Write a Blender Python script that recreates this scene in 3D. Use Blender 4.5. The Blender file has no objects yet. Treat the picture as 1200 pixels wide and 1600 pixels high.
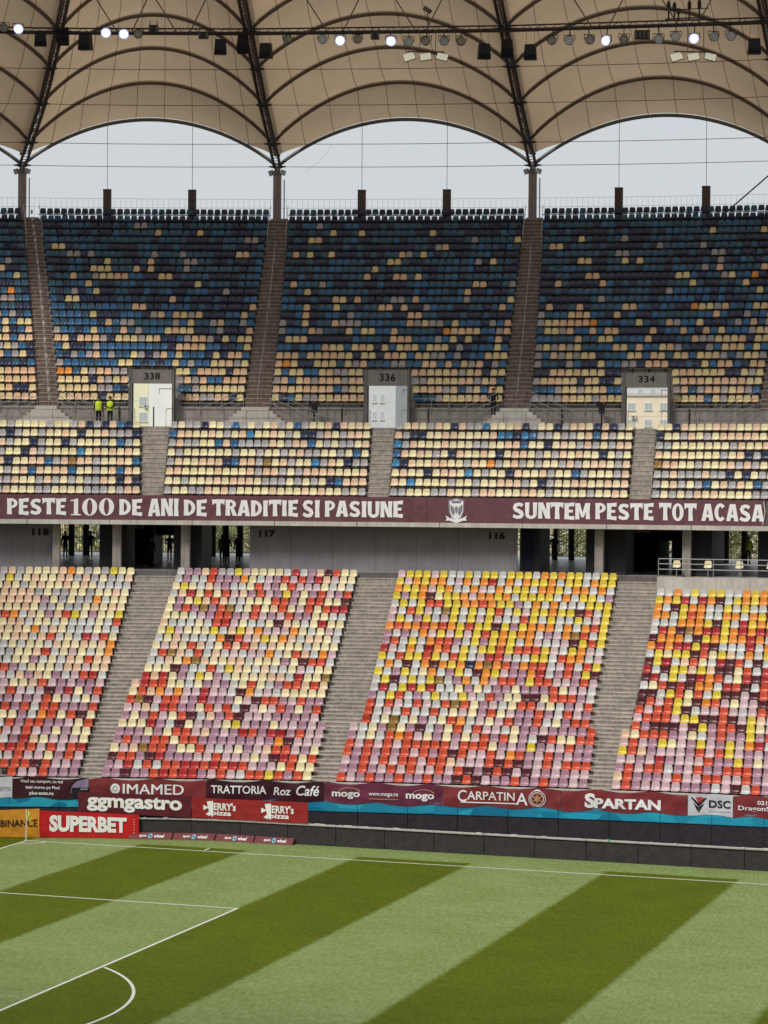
import bpy, math, random
from mathutils import Vector, Matrix
random.seed(7)
S = bpy.context.scene
COL = S.collection
rad = math.radians
# ------------------------------------------------------------------ camera
CAM = Vector((54.30, -107.7, 17.54)); YAW, PIT, ROL = rad(-18.63), rad(-0.80), rad(0.42); FPX = 3900.0
_f = Vector((math.sin(YAW)*math.cos(PIT), math.cos(YAW)*math.cos(PIT), math.sin(PIT)))
_r0 = Vector((math.cos(YAW), -math.sin(YAW), 0)); _u0 = _r0.cross(_f)
_r = _r0*math.cos(ROL) + _u0*math.sin(ROL); _u = _u0*math.cos(ROL) - _r0*math.sin(ROL)
cd = bpy.data.cameras.new('camera'); cam = bpy.data.objects.new('camera', cd); COL.objects.link(cam)
cam.matrix_world = Matrix((( _r.x, _u.x, -_f.x, CAM.x), (_r.y, _u.y, -_f.y, CAM.y), (_r.z, _u.z, -_f.z, CAM.z), (0, 0, 0, 1)))
cd.sensor_fit = 'HORIZONTAL'; cd.sensor_width = 36; cd.lens = FPX/1200*36; cd.clip_start = 1; cd.clip_end = 6000
S.camera = cam
S.render.resolution_x, S.render.resolution_y = 768, 1024
# ------------------------------------------------------------------ world, sun, exposure
W = bpy.data.worlds.new('World'); S.world = W; W.use_nodes = True
wn, wl = W.node_tree.nodes, W.node_tree.links
bg = wn['Background']; sky = wn.new('ShaderNodeTexSky'); sky.sky_type = 'NISHITA'; sky.sun_disc = False
sky.sun_elevation = rad(48); sky.sun_rotation = rad(200); sky.air_density = 1.0; sky.dust_density = 4.0; sky.ozone_density = 1.0
mx = wn.new('ShaderNodeMixRGB'); mx.inputs['Fac'].default_value = 0.86; mx.inputs['Color2'].default_value = (5.6, 5.88, 6.08, 1)   # an even overcast layer
wl.new(sky.outputs[0], mx.inputs['Color1']); wl.new(mx.outputs[0], bg.inputs['Color']); bg.inputs['Strength'].default_value = 0.085
sd = bpy.data.lights.new('sun', 'SUN'); sd.energy = 1.5; sd.angle = rad(14); sd.color = (1, .95, .88)
sun = bpy.data.objects.new('sun', sd); COL.objects.link(sun)
az = rad(200); el = rad(48)
sun.rotation_euler = (-Vector((math.sin(az)*math.cos(el), math.cos(az)*math.cos(el), math.sin(el)))).to_track_quat('-Z', 'Y').to_euler()
S.view_settings.view_transform = 'Standard'; S.view_settings.look = 'None'; S.view_settings.gamma = 1; S.view_settings.exposure = 0.5
S.view_settings.use_curve_mapping = False
S.render.engine = 'CYCLES'; S.cycles.max_bounces = 8; S.cycles.diffuse_bounces = 4; S.cycles.transmission_bounces = 4; S.cycles.use_denoising = True

# ------------------------------------------------------------------ the stand's plan: rings about one centre
CX, CY, R0 = 37.73, -113.07, 120.8
def P(th, d, z):
    t = rad(th); r = R0 + d
    return Vector((CX + r*math.sin(t), CY + r*math.cos(t), z))
def ray(x, y): return _f + _r*((x-600)/FPX) - _u*((y-800)/FPX)
def at_z(x, y, z): d = ray(x, y); return CAM + d*((z-CAM.z)/d.z)
def at_y(x, y, Y): d = ray(x, y); return CAM + d*((Y-CAM.y)/d.y)
def at_ring(x, y, dd):
    D = ray(x, y); ox, oy = CAM.x-CX, CAM.y-CY; a = D.x*D.x+D.y*D.y; b = ox*D.x+oy*D.y; k = ox*ox+oy*oy-(R0+dd)**2
    return CAM + D*((-b+math.sqrt(b*b-a*k))/a)
def ang(p): return math.degrees(math.atan2(p.x-CX, p.y-CY))
def th_px(x, y, dd): return ang(at_ring(x, y, dd))
def z_px(x, y, dd): return at_ring(x, y, dd).z
def lerp(a, b, t): return a + (b-a)*t

# ------------------------------------------------------------------ materials
def lin(c):
    c = c/255.0
    return c/12.92 if c <= .04045 else ((c+.055)/1.055)**2.4
def rgb(h): return tuple(lin(v) for v in h)
_M = {}
def mat(name, c, rough=.7, var=.0, scale=3.0, metal=0, spec=.4, bump=0, bscale=20, streak=0, emit=0, c2=None, fine=0):
    if name in _M: return _M[name]
    m = bpy.data.materials.new(name); m.use_nodes = True; n, l = m.node_tree.nodes, m.node_tree.links
    b = n['Principled BSDF']; base = rgb(c); b.inputs['Base Color'].default_value = (*base, 1)
    b.inputs['Roughness'].default_value = rough; b.inputs['Metallic'].default_value = metal; b.inputs['Specular IOR Level'].default_value = spec
    g = n.new('ShaderNodeNewGeometry')
    if var or c2:
        nz = n.new('ShaderNodeTexNoise'); nz.inputs['Scale'].default_value = scale; nz.inputs['Detail'].default_value = 6; nz.inputs['Roughness'].default_value = .65
        l.new(g.outputs['Position'], nz.inputs['Vector'])
        rp = n.new('ShaderNodeValToRGB'); rp.color_ramp.elements[0].position = .3; rp.color_ramp.elements[1].position = .7
        lo = rgb(c2) if c2 else tuple(v*(1-var) for v in base); hi = base if c2 else tuple(min(1, v*(1+var)) for v in base)
        rp.color_ramp.elements[0].color = (*lo, 1); rp.color_ramp.elements[1].color = (*hi, 1)
        l.new(nz.outputs['Fac'], rp.inputs['Fac']); last = rp.outputs['Color']
        if streak:
            mp = n.new('ShaderNodeMapping'); mp.inputs['Scale'].default_value = (6, 6, .35)
            n2 = n.new('ShaderNodeTexNoise'); n2.inputs['Scale'].default_value = 1.0; n2.inputs['Detail'].default_value = 4
            l.new(g.outputs['Position'], mp.inputs['Vector']); l.new(mp.outputs[0], n2.inputs['Vector'])
            r2 = n.new('ShaderNodeValToRGB'); r2.color_ramp.elements[0].position = .35; r2.color_ramp.elements[1].position = .65
            r2.color_ramp.elements[0].color = (1-streak,)*3+(1,); r2.color_ramp.elements[1].color = (1, 1, 1, 1)
            l.new(n2.outputs['Fac'], r2.inputs['Fac'])
            mm = n.new('ShaderNodeMixRGB'); mm.blend_type = 'MULTIPLY'; mm.inputs['Fac'].default_value = 1
            l.new(last, mm.inputs['Color1']); l.new(r2.outputs['Color'], mm.inputs['Color2']); last = mm.outputs['Color']
        l.new(last, b.inputs['Base Color'])
    if bump:
        nb = n.new('ShaderNodeTexNoise'); nb.inputs['Scale'].default_value = bscale; nb.inputs['Detail'].default_value = 4
        l.new(g.outputs['Position'], nb.inputs['Vector'])
        bp = n.new('ShaderNodeBump'); bp.inputs['Strength'].default_value = bump; bp.inputs['Distance'].default_value = .05
        l.new(nb.outputs['Fac'], bp.inputs['Height']); l.new(bp.outputs[0], b.inputs['Normal'])
    if emit:
        b.inputs['Emission Color'].default_value = (*base, 1); b.inputs['Emission Strength'].default_value = emit
    _M[name] = m
    return m
concrete = mat('concrete', (162, 156, 150), .9, .22, 1.3, bump=.3, bscale=9, streak=.28)
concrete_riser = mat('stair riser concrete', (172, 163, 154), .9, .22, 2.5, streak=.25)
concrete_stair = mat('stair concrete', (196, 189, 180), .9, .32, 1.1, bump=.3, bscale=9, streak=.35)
concrete_dark = mat('aged concrete', (112, 108, 108), .9, .2, 1.0, streak=.25)
concrete_pale = mat('pale concrete', (206, 202, 194), .85, .15, 1.5, streak=.15)
steel = mat('painted steel', (104, 96, 96), .5, .12, 4)
steel_pale = mat('galvanised steel', (160, 160, 162), .4, .1, 6, metal=.4)
dark_steel = mat('dark steel', (40, 36, 40), .55, .1, 5)
rail_black = mat('black rail', (28, 27, 32), .5)
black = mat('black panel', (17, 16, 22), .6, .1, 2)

# ------------------------------------------------------------------ mesh builder
class MB:
    def __init__(s): s.v = []; s.f = []; s.m = []
    def quad(s, a, b, c, d, m=0):
        i = len(s.v); s.v += [tuple(a), tuple(b), tuple(c), tuple(d)]; s.f.append((i, i+1, i+2, i+3)); s.m.append(m)
    def hexa(s, p, m=0):    # p: 8 points, bottom 4 ring then top 4 ring
        i = len(s.v); s.v += [tuple(q) for q in p]
        for f in ((3, 2, 1, 0), (4, 5, 6, 7), (0, 1, 5, 4), (1, 2, 6, 5), (2, 3, 7, 6), (3, 0, 4, 7)):
            s.f.append(tuple(i+k for k in f)); s.m.append(m)
    def box(s, a, b, m=0):
        x0, y0, z0 = a; x1, y1, z1 = b
        s.hexa([(x0, y0, z0), (x1, y0, z0), (x1, y1, z0), (x0, y1, z0), (x0, y0, z1), (x1, y0, z1), (x1, y1, z1), (x0, y1, z1)], m)
    def pbox(s, t0, t1, d0, d1, z0, z1, m=0, step=1.2, t0b=None, t1b=None):
        """a block following the ring; t0b / t1b are the end angles at its rear"""
        t0b = t0 if t0b is None else t0b; t1b = t1 if t1b is None else t1b
        n = max(1, int(math.ceil((t1-t0)/step)))
        for k in range(n):
            a, b = lerp(t0, t1, k/n), lerp(t0, t1, (k+1)/n); A, B = lerp(t0b, t1b, k/n), lerp(t0b, t1b, (k+1)/n)
            s.hexa([P(a, d0, z0), P(b, d0, z0), P(B, d1, z0), P(A, d1, z0), P(a, d0, z1), P(b, d0, z1), P(B, d1, z1), P(A, d1, z1)], m)
    def bar(s, a, b, w, h=None, m=0, up=Vector((0, 0, 1))):
        a, b = Vector(a), Vector(b); h = h or w; d = (b-a)
        if d.length < 1e-6: return
        d.normalize(); x = d.cross(up)
        if x.length < 1e-3: x = d.cross(Vector((0, 1, 0)))
        x.normalize(); y = x.cross(d); x = x*w/2; y = y*h/2
        s.hexa([a-x-y, a+x-y, a+x+y, a-x+y, b-x-y, b+x-y, b+x+y, b-x+y], m)
    def tube(s, pts, r, n=6, m=0, caps=True):
        pts = [Vector(p) for p in pts]; i0 = len(s.v); last = None
        rr = r if isinstance(r, (list, tuple)) else [r]*len(pts)
        for k, p in enumerate(pts):
            d = (pts[min(k+1, len(pts)-1)]-pts[max(k-1, 0)]).normalized()
            x = d.cross(Vector((0, 0, 1)))
            if x.length < .05: x = d.cross(Vector((0, 1, 0)))
            x.normalize(); y = x.cross(d)
            for j in range(n):
                a = 2*math.pi*j/n; q = p + x*math.cos(a)*rr[k] + y*math.sin(a)*rr[k]; s.v.append(tuple(q))
        for k in range(len(pts)-1):
            for j in range(n):
                s.f.append((i0+k*n+j, i0+k*n+(j+1) % n, i0+(k+1)*n+(j+1) % n, i0+(k+1)*n+j)); s.m.append(m)
        if caps:
            s.f.append(tuple(i0+j for j in range(n))[::-1]); s.m.append(m)
            s.f.append(tuple(i0+(len(pts)-1)*n+j for j in range(n))); s.m.append(m)
    def grid(s, fn, nu, nv, m=0):
        i0 = len(s.v)
        for j in range(nv+1):
            for i in range(nu+1): s.v.append(tuple(fn(i/nu, j/nv)))
        for j in range(nv):
            for i in range(nu):
                a = i0+j*(nu+1)+i; s.f.append((a, a+1, a+nu+2, a+nu+1)); s.m.append(m)
    def mesh(s, name, mats, smooth=False):
        me = bpy.data.meshes.new(name); me.from_pydata(s.v, [], s.f)
        for m in (mats if isinstance(mats, (list, tuple)) else [mats]): me.materials.append(m)
        if any(s.m): me.polygons.foreach_set('material_index', s.m)
        if smooth: me.polygons.foreach_set('use_smooth', [True]*len(s.f))
        me.update(); return me
    def build(s, name, mats, parent=None, smooth=False, loc=None):
        return link(name, s.mesh(name, mats, smooth), parent, loc)
def link(name, me, parent=None, loc=None):
    o = bpy.data.objects.new(name, me); COL.objects.link(o)
    if parent is not None: o.parent = parent
    if loc is not None: o.location = loc
    return o
def tag(o, label=None, cat=None, group=None, kind=None):
    if label: o['label'] = label
    if cat: o['category'] = cat
    if group: o['group'] = group
    if kind: o['kind'] = kind
    return o
def empty(name, label=None, cat=None, group=None, kind=None, loc=(0, 0, 0)):
    return tag(link(name, None, None, loc), label, cat, group, kind)

# ================================================================== pitch
def grass_material():
    m = bpy.data.materials.new('mown grass'); m.use_nodes = True; n, l = m.node_tree.nodes, m.node_tree.links; b = n['Principled BSDF']
    b.inputs['Roughness'].default_value = .85; b.inputs['Specular IOR Level'].default_value = .15
    g = n.new('ShaderNodeNewGeometry'); sx = n.new('ShaderNodeSeparateXYZ'); l.new(g.outputs['Position'], sx.inputs[0])
    wob = n.new('ShaderNodeTexNoise'); wob.inputs['Scale'].default_value = 3.5; wob.inputs['Detail'].default_value = 5; l.new(g.outputs['Position'], wob.inputs['Vector'])
    def math_(op, a, bb, c=None):
        k = n.new('ShaderNodeMath'); k.operation = op
        for i, v in enumerate((a, bb, c)):
            if v is None: continue
            if isinstance(v, (int, float)): k.inputs[i].default_value = v
            else: l.new(v, k.inputs[i])
        return k.outputs[0]
    x = math_('ADD', sx.outputs['X'], math_('MULTIPLY', math_('SUBTRACT', wob.outputs['Fac'], .5), .3))
    t = math_('DIVIDE', math_('ADD', x, 20), 70)
    rp = n.new('ShaderNodeValToRGB'); cr = rp.color_ramp; cr.interpolation = 'LINEAR'
    edges = [-5.5, 0, 5.49, 11.05, 16.5, 22.05, 28.2, 34.35, 40, 46]
    cr.elements.remove(cr.elements[1]); cr.elements[0].position = 0; cr.elements[0].color = (1, 1, 1, 1); v = 1
    for e in edges:
        p = (e+20)/70; a = cr.elements.new(p-.0007); a.color = (v, v, v, 1); v = 1-v; c = cr.elements.new(p+.0007); c.color = (v, v, v, 1)
    l.new(t, rp.inputs['Fac'])
    # mowing stops a metre past the touchline
    inside = math_('LESS_THAN', math_('ADD', sx.outputs['Y'], math_('MULTIPLY', wob.outputs['Fac'], .3)), 1.15)
    dark = math_('MULTIPLY', math_('SUBTRACT', 1, rp.outputs['Color']), inside)
    mp = n.new('ShaderNodeMapping'); mp.inputs['Scale'].default_value = (.35, 2.2, 1); l.new(g.outputs['Position'], mp.inputs['Vector'])
    n1 = n.new('ShaderNodeTexNoise'); n1.inputs['Scale'].default_value = 1.6; n1.inputs['Detail'].default_value = 9; n1.inputs['Roughness'].default_value = .8
    l.new(mp.outputs[0], n1.inputs['Vector'])
    n2 = n.new('ShaderNodeTexNoise'); n2.inputs['Scale'].default_value = .35; n2.inputs['Detail'].default_value = 5; l.new(g.outputs['Position'], n2.inputs['Vector'])
    mp3 = n.new('ShaderNodeMapping'); mp3.inputs['Scale'].default_value = (9.5, 1.9, 1); l.new(g.outputs['Position'], mp3.inputs['Vector'])
    n3 = n.new('ShaderNodeTexNoise'); n3.inputs['Scale'].default_value = 1; n3.inputs['Detail'].default_value = 5; n3.inputs['Roughness'].default_value = .75; l.new(mp3.outputs[0], n3.inputs['Vector'])
    base = n.new('ShaderNodeMixRGB'); base.inputs['Color1'].default_value = (*GL, 1); base.inputs['Color2'].default_value = (*GD, 1); l.new(dark, base.inputs['Fac'])
    s = math_('ADD', math_('ADD', math_('MULTIPLY', n1.outputs['Fac'], .8), math_('MULTIPLY', n2.outputs['Fac'], .5)), math_('MULTIPLY', n3.outputs['Fac'], 2.2))
    s = math_('ADD', math_('MULTIPLY', math_('SUBTRACT', s, 1.75), .8), 1)
    out = n.new('ShaderNodeMixRGB'); out.blend_type = 'MULTIPLY'; out.inputs['Fac'].default_value = 1
    cmb = n.new('ShaderNodeCombineXYZ'); l.new(s, cmb.inputs[0]); l.new(s, cmb.inputs[1]); l.new(math_('MULTIPLY', s, s), cmb.inputs[2])
    l.new(base.outputs[0], out.inputs['Color1']); l.new(cmb.outputs[0], out.inputs['Color2']); l.new(out.outputs[0], b.inputs['Base Color'])
    bp = n.new('ShaderNodeBump'); bp.inputs['Strength'].default_value = .5; bp.inputs['Distance'].default_value = .04; l.new(n3.outputs['Fac'], bp.inputs['Height']); l.new(bp.outputs[0], b.inputs['Normal'])
    return m
GL, GD = (.222, .290, .098), (.096, .127, .003)
mb = MB(); mb.quad((-3000, -3000, -.06), (3000, -3000, -.06), (3000, 3000, -.06), (-3000, 3000, -.06))
tag(mb.build('ground', mat('city ground', (120, 118, 108), .95, .2, .05)), kind='structure')
mb = MB(); mb.box((-25, -76, -.05), (75, 3.7, 0)); pitch = tag(mb.build('grass_pitch', grass_material()), 'striped football pitch of mown grass', kind='structure')
white = mat('line paint', (225, 228, 218), .8, .12, 14)
def strip(name, pts, w=.115):
    mb = MB(); pts = [Vector((*p, 0)) for p in pts]
    for a, b in zip(pts, pts[1:]):
        d = (b-a).normalized(); n_ = Vector((-d.y, d.x, 0))*w/2; z = Vector((0, 0, .004))
        mb.quad(a-n_+z, b-n_+z, b+n_+z, a+n_+z)
    return mb.build(name, white, pitch)
strip('touchline', [(0, 0), (70, 0)]); strip('goal_line', [(0.06, -.06), (0.06, -68)])
strip('penalty_box_line', [(.12, -13.84), (16.44, -13.84)]); strip('penalty_box_line', [(16.5, -13.78), (16.5, -54.2)])
strip('penalty_arc', [(11+9.15*math.cos(t), -34+9.15*math.sin(t)) for t in [rad(-52+i*3.466) for i in range(31)]])
strip('corner_arc', [(1.0*math.cos(t)+.06, -1.0*math.sin(t)-.06) for t in [rad(i*9) for i in range(11)]], .1)
strip('distance_mark', [(9.15, .25), (9.15, .85)], .1)

# corner flag
cf = empty('corner_flag', 'white corner flag pole with a limp yellow flag at the corner of the pitch', 'corner flag')
mb = MB(); mb.tube([(0, 0, 0), (0.03, 0, 1.5)], .028, 8); mb.build('pole', mat('pole white', (230, 230, 222), .5), cf)
mb = MB()
mb.grid(lambda u, v: (0.03+.30*u*(1-.35*v), .05*math.sin(u*7+v*3), 1.47-.42*v-.18*u), 8, 6)
mb.build('flag', mat('flag yellow', (222, 205, 90), .7), cf, True)

# ================================================================== perimeter walls
pw = tag(link('perimeter_wall', None), 'low dark grey panelled wall along the pitch edge', 'wall')
pm = mat('wall panel grey', (58, 54, 58), .75, .3, 2.5, bump=.4, bscale=12)
def ringY(X, d): return CY + math.sqrt((R0+d)**2-(X-CX)**2)
def wallY(X): return min(3.6, ringY(X, -.42))
x = -27.0
while x < 50:
    j = random.uniform(-.012, .012); a = Vector((x+.015, wallY(x)+j, 0)); b = Vector((x+2.425, wallY(x+2.44)+j, 0)); n_ = Vector((0, 1, 0))
    def wpan(f0, f1, z0, z1, m, nm):
        mb = MB(); mb.hexa([a+n_*f0+Vector((0, 0, z0)), b+n_*f0+Vector((0, 0, z0)), b+n_*f1+Vector((0, 0, z0)), a+n_*f1+Vector((0, 0, z0)), a+n_*f0+Vector((0, 0, z1)), b+n_*f0+Vector((0, 0, z1)), b+n_*f1+Vector((0, 0, z1)), a+n_*f1+Vector((0, 0, z1))]); mb.build(nm, m, pw)
    wpan(0, .18, 0, .93, pm, 'wall_panel'); wpan(-.07, .24, .932, .985, mat('coping concrete', (185, 180, 176), .9, .25, 6), 'coping')
    x += 2.44
mb = MB()
for q in range(70):   # tape and scraps left along the coping
    xx = random.uniform(-3, 42); yy = wallY(xx)-.06; mb.box((xx, yy+random.uniform(0, .06), .987), (xx+random.uniform(.06, .35), yy+.14, .992+random.uniform(.01, .045)))
mb.build('tape_remnant', mat('tape', (205, 205, 205), .7), pw)['kind'] = 'stuff'
for X, col in ((27.72, (40, 200, 120)), ):
    mb = MB(); mb.box((X, 3.5, .99), (X+.08, 3.58, 1.05)); mb.build('green_light', mat('green lamp', (60, 170, 120), .4, emit=.3), pw)
# moat floor between the wall and the stand
mb = MB(); mb.pbox(-30, 2, -4.5, 0.2, -.04, -.01); mb.build('moat_floor', concrete_dark)['kind'] = 'structure'

# front wall of the lower tier: dark panels and the blue strip above
fw = tag(link('stand_front_wall', None), 'black panelled front wall of the lower stand under a bright blue strip', 'wall')
pan = mat('front panel black', (48, 44, 52), .7, .35, 3, bump=.4, bscale=14)
t = -27.0
while t < 0.5:
    mb = MB(); mb.pbox(t+.012, t+1.14, 0, .2, -.01, 1.42); mb.build('front_panel', pan, fw); t += 1.15
def blue_mat():
    m = bpy.data.materials.new('blue strip'); m.use_nodes = True; n, l = m.node_tree.nodes, m.node_tree.links; b = n['Principled BSDF']; b.inputs['Roughness'].default_value = .45
    g = n.new('ShaderNodeNewGeometry'); mp = n.new('ShaderNodeMapping'); mp.inputs['Scale'].default_value = (.9, .9, 1.6); mp.inputs['Rotation'].default_value = (0, .6, 0)
    v = n.new('ShaderNodeTexVoronoi'); v.inputs['Scale'].default_value = 1.1; l.new(g.outputs['Position'], mp.inputs[0]); l.new(mp.outputs[0], v.inputs['Vector'])
    sp = n.new('ShaderNodeSeparateXYZ'); l.new(v.outputs['Color'], sp.inputs[0])
    rp = n.new('ShaderNodeValToRGB'); rp.color_ramp.elements[0].color = (*rgb((10, 120, 160)), 1); rp.color_ramp.elements[1].color = (*rgb((45, 180, 210)), 1)
    l.new(sp.outputs[0], rp.inputs['Fac']); l.new(rp.outputs[0], b.inputs['Base Color']); return m
blue = blue_mat()
t = -27.0
while t < 0.5:
    mb = MB(); mb.pbox(t+.006, t+1.145, -.04, .2, 1.425, 1.95); mb.build('blue_board', blue, fw); t += 1.15
mb = MB(); mb.pbox(-27, .5, .0, .2, 1.95, 2.74, step=1.0); mb.pbox(-27, .5, -.02, .24, 2.74, 2.8); mb.build('parapet', concrete_pale, fw)

# ================================================================== terraces
NL, NM, NU = 27, 8, 25
def zl(i): return 2.45 + .3174*i + .00118*i*i
def zm(j): return 16.12 + .553*j
def zu(k): return 21.70 + .5475*k
TU = .78; DM, DU = 21.3, 29.3       # front of the middle and of the upper rows
T0, T1 = -25.5, -1.0
lt = tag(link('lower_terrace', None), 'concrete steps of the lower stand', kind='structure')
for i in range(NL):
    mb = MB(); t1 = T1
    mb.pbox(T0, t1, .24+.8*i, 1.06+.8*i if i < NL-1 else 1.04+.8*i, zl(i)-.16, zl(i)); mb.pbox(T0, t1, .24+.8*i, .36+.8*i, (zl(i-1) if i else 2.3), zl(i)-.16)
    mb.build('terrace_step', concrete, lt)
FL = 12.12      # concourse floor
lowcut = th_px(1027, 915, 21)
mb = MB(); mb.pbox(T0, T1, 22.0, 56, FL-.3, FL); mb.pbox(T0, T1, 21.84, 21.998, zl(26), FL, 1)
cfl = mat('polished concourse floor', (190, 190, 190), .32, .25, .8)
conc = tag(mb.build('concourse_floor', [cfl, concrete_dark]), kind='structure')
mt = tag(link('middle_terrace', None), 'concrete steps of the middle block of rows', kind='structure')
for j in range(NM):
    mb = MB(); mb.pbox(T0, T1, DM+.8*j, DM+.8*j+.86, zm(j)-.16, zm(j)); mb.pbox(T0, T1, DM+.8*j, DM+.8*j+.12, (zm(j-1) if j else 15.6), zm(j)-.16)
    mb.build('terrace_step', concrete, mt)
WZ = 20.46     # walkway
mb = MB(); mb.pbox(T0, T1, DM+6.4, DU+5, WZ-.25, WZ); mb.pbox(T0, T1, DM+6.4, DM+6.5, zm(7), WZ-.25); tag(mb.build('upper_walkway', concrete), kind='structure')
VOM = [(-17.78, -16.80, '338', (205, 271)), (-12.36, -11.38, '336', (573, 639)), (-6.48, -5.47, '334', (976, 1046))]
VT = [23.05, 22.98, 22.95]
ut = tag(link('upper_terrace', None), 'concrete steps of the upper stand', kind='structure')
for k in range(NU):
    mb = MB()
    segs = []; a = T0; sk = .048*k      # the tunnels slant slightly, as the stair openings do
    for v in VOM: segs.append((a, v[0]-.07-sk)); a = v[1]+.01-sk
    segs.append((a, T1))
    for (a, b) in (segs if k < 5 else [(T0, T1)]):
        d0 = DU+TU*k
        mb.pbox(a, b, d0, d0+TU+.06, zu(k)-.16, zu(k)); mb.pbox(a, b, d0, d0+.12, (zu(k-1) if k else WZ), zu(k)-.16)
    mb.build('terrace_step', concrete, ut)

# aisle tables: (angle at the front, angle at the rear) of both edges
low_aisle = [((-17.41, -16.60), (-17.34, -16.36)), ((-12.21, -11.25), (-12.20, -11.27)), ((-6.02, -5.09), (-6.27, -5.31))]
mid_aisle = [((-17.19, -16.72), (-17.49, -16.86)), ((-11.99, -11.51), (-12.17, -11.67)), ((-6.02, -5.55), (-6.19, -5.73))]
up_aisle = [((-19.94, -19.50), (-21.10, -20.74)), ((-15.20, -14.62), (-15.38, -14.99)), ((-9.26, -8.66), (-9.54, -9.16)), ((-3.5, -2.9), (-3.5, -3.1))]
concrete_up_shaded = mat('roof-shaded stair concrete', (178, 162, 152), .9, .25, 2.0, bump=.3, bscale=9, streak=.3)  # brown-darkened copy of the stair concrete: shade under the roof put into colour
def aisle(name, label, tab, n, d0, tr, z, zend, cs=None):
    cs = cs or concrete_stair; cr_ = concrete_riser if cs is concrete_stair else mat('roof-shaded riser concrete', (128, 112, 104), .9, .3, 2.5, streak=.35)  # upper risers darkened further: shade below each nosing put into colour
    for w, (A, B) in enumerate(tab):
        e = empty(name, label[w], 'stairs')
        for i in range(n):
            f0, f1 = i/n, (i+.5)/n
            a0, a1 = lerp(A[0], B[0], f0), lerp(A[1], B[1], f0); b0, b1 = lerp(A[0], B[0], f1), lerp(A[1], B[1], f1)
            zn = z(i+1) if i < n-1 else zend
            zh = lerp(z(i), zn, .5); zp = lerp(z(i-1), z(i), .5) if i else z(0)-.16
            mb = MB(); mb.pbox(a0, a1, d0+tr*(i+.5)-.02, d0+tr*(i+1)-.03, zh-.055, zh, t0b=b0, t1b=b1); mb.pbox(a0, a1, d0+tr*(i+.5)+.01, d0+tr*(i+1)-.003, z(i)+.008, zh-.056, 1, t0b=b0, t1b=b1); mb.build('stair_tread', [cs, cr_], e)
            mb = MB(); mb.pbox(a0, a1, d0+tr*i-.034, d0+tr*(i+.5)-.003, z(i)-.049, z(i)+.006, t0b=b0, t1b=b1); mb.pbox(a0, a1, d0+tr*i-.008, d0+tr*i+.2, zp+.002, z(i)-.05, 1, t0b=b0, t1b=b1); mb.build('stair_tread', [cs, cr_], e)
NTH = ['leftmost', 'second', 'third', 'rightmost']
aisle('aisle_stairs', ['left concrete aisle stairs of the lower stand rising toward the pillars', 'middle concrete aisle stairs of the lower stand ending under the plain grey wall', 'concrete aisle stairs of the lower stand just left of the railed wheelchair platform'],
      low_aisle, NL, .24, .8, zl, FL)
aisle('aisle_stairs', ['short grey aisle stairs leading up to the left opening, 338', 'short grey aisle stairs leading up to the middle opening, 336', 'short grey aisle stairs leading up to the right opening, 334'], mid_aisle, NM, DM, .8, zm, WZ)
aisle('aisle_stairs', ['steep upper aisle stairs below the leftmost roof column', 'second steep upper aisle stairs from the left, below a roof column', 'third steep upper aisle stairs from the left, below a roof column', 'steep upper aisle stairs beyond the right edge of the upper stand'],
      up_aisle, NU, DU, TU, zu, zu(25)-.3, concrete_up_shaded)

# pale stepped pyramids where the upper aisles meet the walkway
for w, (A, B) in enumerate(up_aisle[:3]):
    e = empty('landing_steps', 'pale stepped concrete landing at the foot of the %s steep upper aisle' % ['leftmost', 'middle', 'right'][w], 'steps')
    c = (A[0]+A[1])/2; hw = (A[1]-A[0])/2
    for s_ in range(6):
        mb = MB(); mb.pbox(c-hw-.50+.095*s_, c+hw+.50-.095*s_, DU-1.05, DU-.005, WZ+.002+.2*s_, WZ+.2*(s_+1), step=3)
        mb.build('step', concrete_pale, e)

# ================================================================== seats
SC = {'L': ((186, 142, 162), 'lilac'), 'P': ((222, 192, 196), 'pale pink'), 'O': ((222, 80, 38), 'orange-red'), 'R': ((192, 36, 38), 'red'), 'M': ((92, 18, 34), 'maroon'),
      'C': ((248, 234, 186), 'cream'), 'W': ((216, 216, 212), 'white'), 'Y': ((240, 214, 48), 'yellow'), 'A': ((250, 154, 28), 'amber'), 'K': ((160, 122, 50), 'mustard'),
      'H': ((244, 208, 174), 'peach'), 'G': ((188, 184, 184), 'grey'), 'N': ((14, 34, 80), 'navy'), 'B': ((26, 106, 158), 'blue'), 'T': ((28, 92, 122), 'teal'), 'S': ((40, 140, 194), 'sky blue'), 'c': ((240, 216, 154), 'shaded cream'), 'h': ((242, 198, 154), 'shaded peach'), 'g': ((178, 168, 166), 'shaded grey')}  # c, h, g: cream, peach and grey with roof shade put into the colour
SK = list(SC)
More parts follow.
